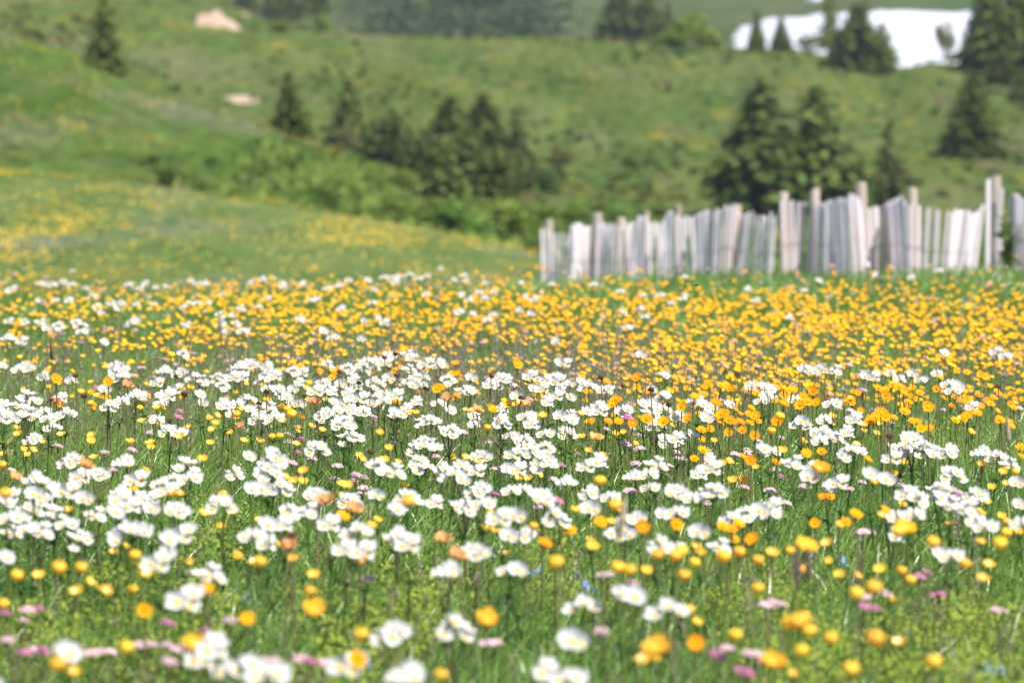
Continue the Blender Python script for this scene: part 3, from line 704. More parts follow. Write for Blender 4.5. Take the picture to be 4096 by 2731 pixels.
PA = {n: [anemone(n) for _ in range(3 if n < 8 else 2)] for n in (2, 3, 4, 5, 6, 7, 8, 10, 13)}
PH = [simple("hawkweed", R(.25, .30), RAY[i % 3], 'orange', RAYC, 'orange_core', .3, 'stem_brown' if i % 3 == 0 else 'stem', 2, jit=.35) for i in range(6)]
PHL = [simple("hawkweed", R(.25, .30), Shape().add(*petals(9, .0118, .0068, .3, jit=.12)).mesh("bloom", M['orange']), 'orange', None, None, .35, 'stem', 0, jit=.35) for i in range(5)]
PB = [simple("buttercup", R(.24, .29), CUP[i % 3], 'lemon', CUPC, 'stamen', .55, 'stem', 3) for i in range(6)]
PG = [simple("globeflower", R(.29, .34), GLB[i % 3], 'yellow', None, None, .65, 'stem', 3) for i in range(4)]
PGW = [simple("globeflower", R(.29, .34), GLBW[i % 2], 'yellow', CUPC, 'stamen', .5, 'stem', 3) for i in range(3)]
PR = [simple("withered_globeflower", R(.29, .35), RST[i % 2], 'rust', None, None, .7, 'stem_brown', 2) for i in range(3)]
PP = {c: [simple("pink_flower", R(.22, .28), HEAD[c][i % 3], c, None, None, .8, 'stem_brown', 2, bname="flower_head") for i in range(3)] for c in HEAD}
PS = [simple("seed_stalk", R(.34, .39), SEED[i % 2], 'seed', None, None, .8, 'stem_brown', 0, bname="seed_head") for i in range(3)]
def spike_shape():
    s = Shape(); V, Fc = [], []
    for i, (z, r) in enumerate(((-.004, .001), (.006, .0045), (.022, .0055), (.040, .0042), (.055, .0008))):
        for j in range(7): a = j * .8976 + i * .4; q = r * R(.75, 1.25); V.append((q * math.cos(a) + z * z * 2.2, q * math.sin(a), z + R(-.001, .001)))
    for i in range(4):
        for j in range(7): Fc.append((i * 7 + j, i * 7 + (j + 1) % 7, i * 7 + 7 + (j + 1) % 7, i * 7 + 7 + j))
    return s.add(V, Fc)
M['tan'] = leafy('dry grass spike', (.36, .28, .19), trans=.1, var=.2); M['umber'] = leafy('dark grass spike', (.17, .11, .10), trans=.1, var=.2)
PT = {c: [simple("grass_spike", R(.33, .37), spike_shape().mesh("spike", M[c], smooth=False), c, None, None, .9, 'stem', 0, bname="spike") for _ in range(2)] for c in ('tan', 'umber')}
def forget(n):
    st, I = Shape(), Matrix.Identity(4); parts = []; h = .2
    st.add(*tube([(0, 0, -.02), (.004, 0, .1), (0, .004, h - .02)], [.002, .0016, .0012]))
    fm = [Shape().add(*petals(5, .0055, .0055, .15, jit=.1)).mesh("flower", M['blue']) for _ in range(2)]
    for k in range(n):
        a = k * 2.4; c = Vector((.013 * math.cos(a) * (.4 + .12 * k), .013 * math.sin(a) * (.4 + .12 * k), h - .004 * k)); nn = face(.3, .3)
        st.add(*tube([(0, .004, h - .022), tuple(c - nn * .001)], [.0009, .0008], 3)); m = frame_to(nn).to_4x4(); m.translation = c
        parts.append(("flower", fm[k % 2], 'blue', m @ Matrix.Scale(1.25, 4), []))
    return Proto("forget_me_not", [("stem", st.mesh("stem", M['stem']), 'stem', I, [])] + parts, Vector((0, 0, h)))
PF = [forget(n) for n in (6, 7, 8)]
LEAN_TINT = {'petal_white': (.60, .585, .55), 'stamen': (.8, .5, .07), 'yellow': (.97, .60, .045), 'lemon': (.97, .56, .032), 'orange': (.95, .42, .016), 'orange_core': (.75, .28, .01), 'rust': (.68, .36, .14), 'pink': (.55, .37, .38), 'magenta': (.43, .17, .26), 'mauve': (.52, .36, .34), 'blue': (.22, .33, .82), 'seed': (.095, .05, .03), 'tan': (.36, .28, .19), 'umber': (.17, .11, .10), 'stem': (.17, .25, .06), 'stem_brown': (.20, .16, .08), 'leaf': (.06, .12, .032)}

def flat_of(p, light=False):
    """All pieces of a plant as one list of vertices, tints and faces, for plants too far off to show their parts."""
    key = 'flat2' if light else 'flat'
    if not hasattr(p, key) or getattr(p, key, None) is None:
        s = Shape()
        for nm, me, mk, m, kids in p.parts:
            if light and nm == "leaves": continue
            s.add([v.co for v in me.vertices], [tuple(f.vertices) for f in me.polygons], LEAN_TINT[mk], m)
            for kn, kme, kk, km in kids: s.add([v.co for v in kme.vertices], [tuple(f.vertices) for f in kme.polygons], LEAN_TINT[kk], m @ km)
        setattr(p, key, s); setattr(p, key + 'mesh', None)
    return getattr(p, key)
def place(p, x, y, z, spin, scale, parts=True):
    mt = Matrix.Translation((x, y, z)) @ Matrix.Rotation(spin, 4, 'Z') @ Matrix.Scale(scale, 4)
    if not parts:
        s = flat_of(p)
        if p.flatmesh is None: p.flatmesh = s.mesh(p.kind, M['flower_tint'], True, True)
        o = link(p.kind, p.flatmesh); o.matrix_basis = mt; return o
    if p.root is None:                                          # first of its kind: build it with its parts ...
        e = empty(p.kind); p.root = e; p.kids = []
        for nm, me, mk, m, kids in p.parts:
            o = link(nm, me, e); o.matrix_basis = m; ks = []
            for kn, kme, kk, km in kids:
                c = link(kn, kme, o); c.matrix_basis = km; ks.append(c)
            p.kids.append((o, ks))
        e.matrix_basis = mt; return e
    e = p.root.copy(); COL.objects.link(e); e.matrix_basis = mt   # ... then copy the thing, its parts and their sub-parts
    for o, ks in p.kids:
        q = o.copy(); COL.objects.link(q); q.parent = e
        for c in ks:
            d = c.copy(); COL.objects.link(d); d.parent = q
    return e
def mass(name, items, label, mat='flower_tint', light=True):
    """Many plants too small and too many to count: one object. items: (proto, x, y, z, spin, scale, tint gain)."""
    VV, TT, FF, b = [], [], [], 0; cache = {}
    for p, x, y, z, sp, s, gain in items:
        k = id(p)
        if k not in cache:
            sh_ = flat_of(p, light); tri = []
            for f in sh_.F:
                for i in range(1, len(f) - 1): tri.append((f[0], f[i], f[i + 1]))
            cache[k] = (np.array(sh_.V), np.array(sh_.T), np.array(tri))
        V, T, tr = cache[k]; c, sn = math.cos(sp), math.sin(sp)
        W_ = np.empty_like(V); W_[:, 0] = (V[:, 0] * c - V[:, 1] * sn) * s + x; W_[:, 1] = (V[:, 0] * sn + V[:, 1] * c) * s + y; W_[:, 2] = V[:, 2] * s + z
        VV.append(W_); TT.append(np.clip(T * gain, 0, .95)); FF.append(tr + b); b += len(V)
    o = link(name, mesh_np(name, np.concatenate(VV), np.concatenate(FF), M[mat], np.concatenate(TT), True)); tag(o, label, None, None, "stuff"); return o

# ---------------------------------------------------------------- where the photo shows each plant: (x y width) read in eight enlarged views of the photo
VIEWS = {'A': (0, 1650, 1.4502), 'B': (1024, 1650, 1.4502), 'C': (2048, 1650, 1.4502), 'D': (3072, 1650, 1.4502), 'E': (0, 1050, 2.2969), 'F': (1024, 1050, 2.2969), 'G': (2048, 1050, 2.2969), 'H': (3072, 1050, 2.2969)}
WHITE = {
'A': "150 20 120,375 25 95,30 60 90,185 170 120,295 105 100,405 285 140,710 290 140,980 120 120,1035 130 90,1440 265 90,1070 310 160,1350 355 140,190 400 145,570 365 130,800 415 110,690 455 140,1000 410 130,1090 385 110,470 385 60,300 490 120,60 515 110,400 505 90,190 520 90,260 545 90,480 545 100,930 470 140,880 520 110,810 540 110,700 550 110,1280 550 170,1460 475 60,1025 600 160,870 600 50,160 600 170,300 620 180,50 640 130,545 625 140,660 625 100,745 720 240,230 720 150,380 680 130,50 730 150,450 770 190,1440 740 130,960 780 110,1060 755 120,970 850 110,920 905 90,20 885 100,1215 960 165,1080 1130 100,385 1450 180,1230 1410 130,1165 1470 140,1300 1510 80,1455 1490 80,30 560 80,160 700 80,760 590 60",
'B': "20 50 120,400 30 150,510 55 130,600 10 100,800 25 130,980 70 130,1120 95 150,1250 80 80,1420 60 130,1475 130 30,540 150 140,350 200 140,980 165 190,1310 240 120,85 245 100,100 290 170,70 350 150,700 340 130,790 355 130,950 285 165,1080 330 140,1190 320 150,1140 390 130,1200 415 80,1290 340 70,1470 340 60,140 450 160,30 475 80,350 490 150,540 515 160,880 510 180,800 580 110,1040 545 110,1200 545 190,1290 460 150,1310 520 100,190 600 130,300 580 140,1430 640 110,60 690 120,160 685 120,60 800 110,430 680 120,580 720 160,810 730 170,890 800 70,520 830 100,630 845 110,1275 830 180,1105 945 180,1465 930 80,1465 740 50,1470 470 50,700 500 50,790 1300 210,1150 1275 230,540 1490 150,30 1520 110,870 1520 220",
'C': "60 150 150,20 235 100,110 210 130,190 205 110,190 275 160,40 350 110,190 110 80,310 110 130,110 75 80,345 35 90,640 15 100,840 90 120,890 150 130,960 155 70,1030 130 120,1130 40 70,800 5 100,1450 240 90,445 320 80,510 305 80,830 300 120,700 370 140,780 365 80,1145 290 100,1170 340 90,1095 370 60,310 415 140,50 460 110,175 490 150,450 480 140,560 500 110,455 570 110,800 440 100,960 470 140,1040 500 90,1165 480 170,250 620 180,20 620 50,640 705 160,70 710 160,660 620 90,740 620 90,880 605 90,950 580 80,1090 710 140,1270 635 130,1360 615 130,1440 590 110,850 780 170,940 795 60,1205 780 140,40 945 120,640 1100 80,720 1110 120,390 1175 170,880 1180 190,365 1333 70,200 1510 140,310 1525 130",
'D': "195 70 120,315 45 90,510 50 90,310 120 150,290 165 80,390 145 100,465 125 90,485 250 180,840 180 130,770 235 160,910 240 150,1050 245 130,735 295 80,960 270 100,150 295 120,265 340 110,245 390 80,350 435 90,425 410 90,595 365 110,1065 345 150,1240 250 130,1330 280 120,1400 310 120,1450 410 90,15 240 50,1000 455 170,1000 495 90,880 535 140,820 505 100,1215 475 180,1060 560 130,1160 580 140,40 560 100,10 600 60,1465 545 80,735 625 70,835 610 90,1195 650 60,1265 670 110,1460 655 50,750 745 90,990 820 110,1060 815 90,690 405 40",
'E': "230 1230 200,160 1310 150,310 1270 120,1080 940 210,1090 1030 200,1500 990 150,1650 1000 150,390 1040 150,630 1095 120,240 970 160,150 1000 110,20 950 100,230 1400 220,380 1380 120,600 1420 160,1000 1320 180,1090 1300 140,1230 1210 160,1300 1240 80,1450 1120 120,1480 1200 120,1620 1170 90,1470 1280 130,1550 1270 80,1790 1060 180,1860 1110 160,2000 1050 180,2040 1140 150,2150 1060 90,2230 1060 90,2190 940 160,2300 920 150,1830 1220 80,1860 1290 80,2070 1290 110,2150 1330 110,2260 1260 140,2300 1380 120,2110 1400 110,2050 1360 100,960 1170 110,560 1255 110,1680 860 120,30 1470 100,130 1470 100,440 1450 70,1420 1475 130,20 1360 60,1220 520 160,1020 395 110,1110 395 110,1060 450 80,90 550 100,220 550 110,370 550 110,530 605 120,430 620 110,690 525 100,730 600 110,750 640 100,60 690 140,1710 560 120,2020 490 120,2200 420 110,2030 560 130,2170 570 110,2130 490 90,1240 390 70,1800 380 80,1910 390 60,780 235 110,420 215 100,490 215 90,370 195 90,580 180 90,650 200 90,1750 160 90,1830 190 90,1890 205 70,2300 150 110,1520 210 70,1340 175 60,1430 235 70,1300 235 70,500 350 70,345 365 70,120 265 60,60 290 60,1180 195 60,945 740 80,1400 390 60,930 470 60,640 370 70,2220 640 70,2070 640 70,210 730 80",
'F': "60 140 110,150 120 110,240 155 110,430 220 90,760 225 110,540 330 130,500 350 110,410 530 130,90 330 80,30 420 90,250 240 60,650 250 80,1030 165 110,840 170 70,1170 140 60,1240 135 60,1310 145 60,1290 205 60,1080 255 60,1490 155 60,1690 140 80,1900 135 70,1830 185 80,1930 190 60,2110 220 70,1570 180 50,1890 315 90,1960 350 120,2100 340 110,2190 300 80,1870 430 80,1990 465 100,2175 460 80,2115 510 80,1565 315 90,2040 285 60,990 545 90,1190 560 80,1120 515 70,620 645 100,700 690 80,970 720 90,790 420 50,660 940 140,1390 850 120,1230 870 140,1110 890 120,1080 920 90,1000 895 90,960 930 90,1200 930 120,1440 900 120,1520 940 120,1680 930 150,1580 940 70,840 980 130,930 980 100,980 1000 100,1080 975 120,1390 980 140,1520 1040 130,1420 1090 140,1540 1140 120,1440 1150 120,1760 1120 150,1900 1190 140,1960 1220 90,1980 1080 130,2240 1090 110,2310 1100 80,2220 1160 100,2150 1165 90,1090 1110 170,1220 1090 70,640 1160 200,700 1200 130,560 1210 110,780 1130 90,930 1150 120,850 1225 120,1120 1220 160,1210 1230 150,1290 1260 110,1180 1280 120,970 1290 120,100 950 150,110 1020 170,60 1080 140,180 1050 120,340 1000 130,610 1090 120,430 1010 100,400 1110 90,230 1220 140,280 1260 100,330 1310 120,410 1310 90,110 1350 150,40 1390 110,150 1440 110,630 1420 170,740 1400 100,800 1470 170,960 1390 120,1270 1410 110,1330 1430 90,1390 1380 80,1060 1320 100,1600 1470 150,1780 1390 110,2270 1380 90,2260 1465 110,2010 1440 80,90 1150 80,340 1170 90,210 1170 80,900 1090 90,820 1320 70,700 1310 60,1480 1310 80,1670 1310 80,880 1400 70",
'G': "180 1070 120,320 1090 100,420 1090 100,430 1130 110,540 1130 130,630 1120 90,400 1140 80,200 1190 120,290 1190 90,700 1180 140,440 930 100,500 945 50,830 1190 120,890 1200 100,450 1210 130,420 1270 130,540 1280 110,330 1320 120,40 1270 110,1400 1065 110,1400 1250 110,1200 1330 120,1280 1330 130,1370 1350 90,1340 1310 100,1290 1190 100,1700 1310 120,1750 1330 90,1840 1350 100,1990 1330 120,1800 1430 90,2200 1170 130,2300 1165 90,2320 1230 80,2290 1280 110,1060 1380 100,980 1400 100,800 1360 80,830 1390 90,690 1400 100,540 1440 130,450 1410 80,130 1400 120,1530 1450 80,400 745 90,1190 870 70,1340 1480 150,180 1480 110,130 335 90,215 350 60,360 240 80,565 185 80,740 215 60,600 105 90,80 230 90,180 460 60,985 275 60,1200 290 70,1360 310 80,1590 300 90,1560 345 70,1455 385 80,1190 430 80,1220 490 80,1060 610 50,70 440 70,1600 75 60,2250 360 50,1020 470 70,2170 240 50",
'H': "320 990 110,390 1010 90,440 1030 80,500 1010 110,620 1010 140,1110 1020 110,1190 1085 120,1340 1060 90,1410 1070 90,1540 1010 120,900 1075 70,985 1085 60,1660 1120 80,1700 1180 60,1760 1155 50,590 1305 140,240 1265 110,20 1190 80,810 1455 130,320 1470 130,510 1440 120,2110 840 80,470 205 110,330 275 60,985 160 70,1325 175 50,200 530 60,15 1260 50,1620 840 50,2180 860 40,1890 1345 60"}
# letters: g globeflower, G very large one, w wide open globeflower, d ray flower, o withered, b buttercup, nothing: by place
YEL = {
'A': "100 145 b,85 100 b,30 200 b,350 150 b,530 155 b,520 190 b,130 235 b,150 265 b,185 240 b,15 260 b,8 320 g,245 185 b,540 275 b,840 340 d,490 345 o,85 395 o,820 75 b,920 75 b,1090 90 b,1040 165 b,870 190 b,870 225 b,750 190 b,1325 140 b,1380 105 o,1245 90 b,1230 125 b,1370 35 b,1210 35 b,1215 200 b,1170 280 b,1410 185 b,890 435 b,1030 475 b,465 505 b,390 575 b,25 515 G,190 510 g,975 500 w,765 450 b,1290 510 g,1175 610 b,1280 690 b,1345 600 b,725 820 b,775 860 g,660 850 b,330 935 G,460 925 g,85 965 g,815 935 g,855 970 b,510 1025 b,440 1055 b,760 1060 g,215 985 b,8 1130 g,1190 1045 d,830 1165 d,1430 1220 d,1375 870 b,1480 905 b,1120 1385 w,720 1412 g,325 1510 g,410 1560 b,1365 865 b,600 1060 b,1090 905 b",
'B': "205 25 G,180 5 g,235 125 b,320 105 b,380 125 b,240 100 b,15 180 b,90 160 g,135 155 g,230 200 b,595 250 b,615 275 b,740 270 b,820 285 b,715 130 b,765 205 b,275 350 b,265 408 b,215 405 b,165 380 b,490 420 b,525 440 b,490 487 b,45 425 b,25 370 b,885 550 G,385 545 o,405 530 o,580 575 o,500 612 d,15 645 b,170 625 b,660 685 g,180 810 o,1090 770 o,1165 880 o,210 880 b,130 795 b,10 905 g,330 975 b,310 1080 g,335 1180 w,608 1303 g,1335 1230 w,585 1430 d,1070 1530 g,1340 95 g,1140 255 b,1210 250 b,1360 610 g,1325 670 b,1375 690 b,1275 270 b,860 420 b,700 640 b,1450 830 b,560 590 o,600 900 o",
'C': "180 35 b,405 30 b,445 75 b,365 65 b,550 70 d,405 140 b,600 140 b,510 150 b,525 245 b,445 220 b,650 130 b,715 195 b,935 90 b,1170 170 b,1105 165 d,1110 230 d,1060 265 d,1345 275 d,1390 285 d,1415 330 b,1220 310 b,1260 300 b,95 370 b,25 380 b,160 355 b,510 407 G,620 515 b,375 572 b,120 668 g,335 690 d,515 645 d,578 650 b,600 565 G,955 655 d,760 670 d,1225 675 d,1280 690 d,1290 750 d,1320 660 d,1400 735 d,190 775 d,450 745 b,470 800 b,260 905 G,615 945 g,685 960 g,780 937 b,850 865 g,950 875 G,1060 890 g,985 840 g,1070 795 b,1000 980 g,1225 870 G,1320 830 g,1430 875 g,1100 830 b,1430 1048 g,1030 1183 g,1075 1335 d,840 1375 w,1300 1300 g,1075 1250 b,770 1440 b,815 1440 b,1410 130 d,1280 405 b,1340 405 d,490 150 o,620 580 b,1240 10 d,1180 40 d,1210 75 d,1280 60 d,1330 20 d,1380 15 d,1430 60 d,1090 20 d,1100 95 d,1260 110 d,1150 100 d,1340 100 d,1380 70 d,700 60 d,870 60 d,1020 40 d",
'D': "65 50 G,20 125 g,205 172 b,225 250 d,315 245 d,50 305 d,85 245 b,515 190 b,305 335 w,375 85 b,375 30 d,560 120 b,630 135 b,645 80 b,560 80 b,580 295 d,845 450 d,730 378 b,620 408 b,780 530 b,685 577 d,790 310 b,1245 320 b,1370 365 b,1440 365 g,1470 215 d,1475 270 d,320 500 d,365 495 d,280 660 d,455 660 d,420 682 b,515 615 d,670 632 b,795 670 w,750 690 g,960 748 G,1352 750 G,1385 670 g,1390 705 g,1460 718 b,1235 590 b,1360 610 b,1055 690 b,1240 785 b,215 790 w,130 810 g,25 820 b,350 772 b,350 885 b,420 940 b,520 955 b,210 920 g,660 905 b,780 915 g,830 970 g,1145 870 g,1285 878 b,1250 955 b,615 1030 G,515 1065 g,720 1075 b,165 1240 G,205 1215 G,120 1235 G,245 1280 g,370 1322 g,200 1395 g,65 1440 d,35 1455 w,155 1530 b,485 1520 g,625 1355 G,970 1490 g,770 1340 b,1380 430 b,1300 440 b,1275 520 b,1165 25 d,1140 45 d,1090 60 d,1350 55 d,1405 70 d,1415 100 d,890 95 d,940 100 d,840 60 d,1180 130 b,620 40 w,660 25 w,700 40 d,590 55 w,800 10 d",
'E': "1570 850 G,1165 1165 o,510 1300 o,175 860 g,740 1205 b,1740 1150 b,1430 1360 b,1820 1200 g,1910 1430 b,2170 1430 g,990 1090 w,430 980 d,510 1080 w,265 915 d,475 910 b,1200 915 b,890 1225 b,1835 900 d,900 815 b,1400 765 b,270 1350 b,850 1310 d,1990 1440 b,1350 1230 b,470 670 o,860 750 b,1130 775 b",
'F': "1660 1185 w,1690 1170 w,2020 1220 w,1280 1300 w,320 1415 G,1760 1260 o,2030 1350 o,2180 1370 d,2310 1330 w,1465 1415 b,1930 1390 b,1990 1390 b,500 1290 o,545 1330 o,410 1410 d,720 990 d,270 920 b,330 930 d,410 955 d,580 985 d,700 1050 d,480 1100 b,460 1155 b,1050 1030 d,1260 1020 d,1730 970 d,1840 930 d,1800 1030 d,1860 1020 d,240 1470 d,1840 1250 d,1400 1415 b,640 1260 b,1560 1000 d",
'G': "50 965 w,20 1330 b,120 1330 o,930 1280 w,960 1275 d,1155 1150 d,640 1060 d,1550 1010 b,1145 1080 w,870 1110 d,1490 1080 d,1800 1120 d,1820 1150 d,1780 1160 d,1930 1150 w,1560 1340 w,1590 1300 d,1680 1250 w,1760 1230 w,1930 1400 w,2050 1360 d,2240 1410 w,2010 1170 d,285 1430 b,640 1420 b,290 1250 b,800 1335 b,980 1470 w,60 1330 b,1870 1300 w,2200 1350 d,2260 1210 d,1450 1390 d,1620 1430 d,950 1430 d,1240 1430 w,1400 1460 w,1180 1450 d,720 1480 d,880 1480 d,2100 1470 d,2000 1440 w,2160 1180 d,200 1420 d,50 1210 d",
'H': "70 1160 w,150 1170 w,230 1180 w,420 1190 w,330 1240 w,150 1310 w,60 1280 d,300 1310 w,370 1290 w,450 1300 w,90 1460 w,720 1290 d,1210 1160 w,1150 1140 d,1330 1180 d,1020 1170 d,1090 1230 d,1300 1290 d,1250 1210 d,1480 1330 w,1260 1380 w,1690 1330 d,1560 1170 d,1580 1080 d,1070 1260 d,1400 1210 d,1800 1250 d,1960 1330 d,2110 1370 d,1860 1410 b,1780 1450 b,2150 1470 w,1930 1410 d,1000 1420 w,1080 1420 w,950 1440 w,1160 1440 d,860 1370 d,590 1430 b,1380 1480 d,1620 1260 d,1850 1300 d,1090 985 d,1740 985 d,1830 990 d,1960 1050 d"}
# p pale pink, m magenta, v dusty
PINK = {
'A': "885 20 p,1030 35 m,855 120 p,330 210 p,760 230 p,600 250 v,60 350 p,150 1165 v,210 1170 m,130 1245 p,10 1180 m,35 1340 v,195 1390 p,240 1400 m,130 1430 m,520 1410 p,565 1400 p,630 1405 p,800 1365 p,860 1365 v,960 1370 v,1035 1395 p,1075 1385 p,970 1475 p,960 1237 m,1185 1290 m,1325 1235 v,650 350 v",
'B': "180 145 p,190 190 p,260 172 m,235 245 m,205 300 p,470 310 p,325 275 p,580 375 p,625 370 v,565 390 m,620 430 p,610 460 p,455 385 p,1050 215 m,1040 260 p,1200 130 p,1350 190 p,1385 315 p,645 985 v,260 1455 p,310 1465 m,395 1480 p,440 1490 p,55 1460 p,105 1465 v,150 1535 m,1390 1375 p,1340 1385 p,680 35 p,55 110 m,1380 490 m",
'C': "545 110 p,745 145 p,695 105 p,660 185 p,700 230 p,745 215 p,950 235 p,965 275 p,1000 272 p,720 295 v,375 243 m,240 375 p,685 457 p,255 515 m,155 540 v,910 300 p,880 318 m,1295 240 p,1365 220 v,1365 245 p,970 45 v,1125 530 p,1350 440 p,1430 165 p,515 955 v,555 955 v,700 1000 v,520 1300 v,1190 1405 m,1250 1385 v,1380 1415 p,1420 1412 v,1450 1455 m,1325 1508 m,1365 1508 m,1475 1120 p,285 290 m,1125 215 p",
'D': "90 215 m,45 240 p,75 155 p,75 378 m,45 330 p,215 450 p,15 465 p,735 448 v,780 448 p,480 470 v,110 540 p,555 712 p,600 690 v,550 410 p,1110 465 p,1090 485 m,720 68 v,480 5 p,880 940 m,925 942 m,960 1050 m,1010 1045 m,570 1065 v,570 1125 m,615 1128 m,30 1110 p,85 1112 v,1330 1135 p,1370 1137 p,680 1040 v",
'E': "885 1165 m,1325 1190 p,1430 1225 p,1640 1360 m,1410 1420 p,1630 1425 m,2210 1225 p,1610 945 p,1510 900 p,1780 850 p,2100 1010 p,1590 1180 p",
'F': "490 750 p,390 890 p,1340 1090 v,2120 1070 p,1310 1130 v,1480 1020 p,550 1120 p,1080 1440 v,1620 1440 m",
'G': "880 1140 p,1080 1310 v,690 1390 p,1070 1440 m,1100 840 p,955 935 v,960 1160 v,1900 1280 p,1650 1110 p,20 1140 p,160 1290 p",
'H': "560 1130 p,880 1190 p,830 1150 v,760 1380 p,980 1375 p,1615 1360 p,1950 1210 p,1880 1165 m,1945 1285 p,1450 875 p,2150 880 p,820 1030 p,750 950 p,2310 1360 p,1780 1300 p,1830 1370 v,370 620 p,700 1155 p,230 1140 p,1760 1240 p,560 1230 p,650 1360 v"}
BLUE = {'A': "1112 517,1225 1068,1415 1080,1475 1105", 'B': "1420 330,1445 345,1280 425,1465 380,1420 1060,640 1455", 'C': "465 912,410 948,380 960,430 985,490 1020,150 920,115 945,925 1015", 'D': "250 820,433 835,970 1390,1080 1385,1280 1430,1295 1465,1350 1440", 'F': "490 1050,380 1050,535 1080"}
SEEDS = {'E': "1140 1110,1610 1040,770 1260,690 1060,460 1285,1690 1250", 'F': "90 1225,440 1250,25 1330,940 1120,760 1010,1295 1065,1560 1190,1180 880,1275 845,2160 1080,1735 1250", 'G': "820 1090,1280 1185,85 1240,1440 1305,2075 1045,1020 1160", 'H': "2125 1150", 'B': "660 235,205 745", 'D': "710 155"}
def read(tab):
    for v, s in tab.items():
        ox, oy, k = VIEWS[v]
        for it in s.split(","):
            q = it.split(); yield ox + float(q[0]) / k, oy + float(q[1]) / k, (q[2] if len(q) > 2 else None), k
def spot(px, py, hz):
    d = F * (ZC - hz) / max(py - HY, 1); d = max(d, 4.6); d = d if d < 23.6 else R(22.6, 26.6); x = (px - CX) / F * d
    return x, d
IND = []                                                       # every plant built by itself: (object, kind, photo x, photo y, distance, extra)
REST = {'white': [], 'hawkweed': [], 'buttercup': [], 'pink': [], 'globe': []}
def put_plant(p, px, py, kind, scale=1.0, spin=None, parts_to=13.2, extra=None, dh=0.0, keep=True, gain=1.0, boost=1.0):
    sp = R(-.5, .5) if spin is None else spin; hz = p.head.z * scale
    x, d = spot(px, py, hz); c, s = math.cos(sp), math.sin(sp)
    x -= (p.head.x * c - p.head.y * s) * scale; d -= (p.head.x * s + p.head.y * c) * scale
    z = H1(x, d) - hz * (boost - 1); scale *= boost
    if not keep: return (p, x, d, z, sp, scale, gain)
    o = place(p, x, d, z, sp, scale, d < parts_to); IND.append((o, kind, px, py, d, extra)); return o
WORDS = {2: "two", 3: "three", 4: "four", 5: "five", 6: "six", 7: "seven", 8: "eight", 10: "ten", 13: "many"}
whites = []
for px, py, w, k in read(WHITE):
    w = float(w) / k; hz = .305 + R(-.03, .03); d = F * (ZC - hz) / (py - HY)
    blur = 22 * abs(11.4 / d - 1) * 1.1 / 2
    wid = max(.030, (w - blur) / F * d); n = min(13, max(2, ((wid - .021) / .0160)**2 + 2.2)); n = min(n, 13 if d < 15 else 5); n = min(PA, key=lambda q: abs(q - n))
    whites.append((py, px, n, hz))
whites.sort(reverse=True)
for i, (py, px, n, hz) in enumerate(whites):
    p = random.choice(PA[n]); sc = hz / p.head.z * (1 if py > 1300 else .9)
    if i < 318: put_plant(p, px, py, "white_anemone", sc, extra=n, boost=1.14 if py > 2300 else 1.0)
    else: REST['white'].append(put_plant(p, px, py, "", sc, keep=False))
for px, py, t, k in read(YEL):
    if t == 'd': put_plant(random.choice(PH), px, py, "hawkweed", R(.92, 1.12))
    elif t == 'b': put_plant(random.choice(PB), px, py, "buttercup", R(.88, 1.1))
    elif t == 'g': put_plant(random.choice(PG), px, py, "globeflower", R(.85, 1.05), extra="round yellow")
    elif t == 'G': put_plant(random.choice(PG), px, py, "globeflower", R(1.05, 1.2), extra="large yellow")
    elif t == 'w' and py < 1740: put_plant(random.choice(PH), px, py, "hawkweed", R(1.1, 1.3))
    elif t == 'w': put_plant(random.choice(PGW), px, py, "globeflower", R(.9, 1.1), extra="wide open golden")
    elif t == 'o': put_plant(random.choice(PR), px, py, "withered_globeflower", R(.9, 1.1))
for px, py, t, k in read(PINK):
    c = {'p': 'pink', 'm': 'magenta', 'v': 'mauve'}[t]; put_plant(random.choice(PP[c]), px, py, "pink_flower", R(.85, 1.15), extra=c)
for px, py, t, k in read(BLUE): put_plant(random.choice(PF), px, py, "forget_me_not", R(.55, .75))
for px, py, t, k in read(SEEDS): put_plant(random.choice(PS), px, py, "seed_stalk", R(.92, 1.08))

for px, py, c in ((2480, 2150, 'tan'), (3237, 2320, 'umber'), (3192, 2345, 'umber'), (4040, 1770, 'tan'), (205, 1440, 'umber'), (3480, 1170, 'tan')):
    put_plant(random.choice(PT[c]), px, py, "grass_spike", R(.95, 1.15), R(-2.5, .5), extra=c)

# the crowded far half: sampled from how densely the photo shows it, then stood on the ground
def dens_yellow(px, py):
    b = np.interp(py, [1070, 1105, 1165, 1205, 1300, 1400, 1480, 1560, 1700], [.04, .20, .52, 1, 1, .85, .6, .35, .05])
    a = np.interp(px, [0, 600, 900, 1400, 2000, 2500, 4096], [.50, .62, .95, 1.0, .95, 1, 1])
    lo = np.interp(py, [1260, 1400, 1500], [0, 1, 1]); r = np.interp(px, [0, 1300, 2000, 2400, 2700], [.32, .36, .42, .75, 1.0])
    up = np.interp(py, [1120, 1190], [1, 0]); ru = np.interp(px, [0, 1700, 2300, 2800, 4096], [1, .8, .5, .28, .2])
    pat = .35 + 1.1 * fbm(px / 260, py / 38, 12)
    return b * a * (1 - lo * (1 - r)) * (1 - up * (1 - ru)) * np.clip(pat, .2, 1.25)
cand = []
NC = 24500
PX = rng.uniform(-1700, 5800, NC); PY = 1078 + 560 * rng.random(NC)**1.15
ok = rng.random(NC) * 1.2 < dens_yellow(np.clip(PX, 0, 4096), PY)
fy = sorted(zip(PY[ok], PX[ok]), reverse=True)
nh = {'hawkweed': sum(1 for q in IND if q[1] == 'hawkweed'), 'buttercup': sum(1 for q in IND if q[1] == 'buttercup'), 'globeflower': sum(1 for q in IND if q[1] == 'globeflower')}
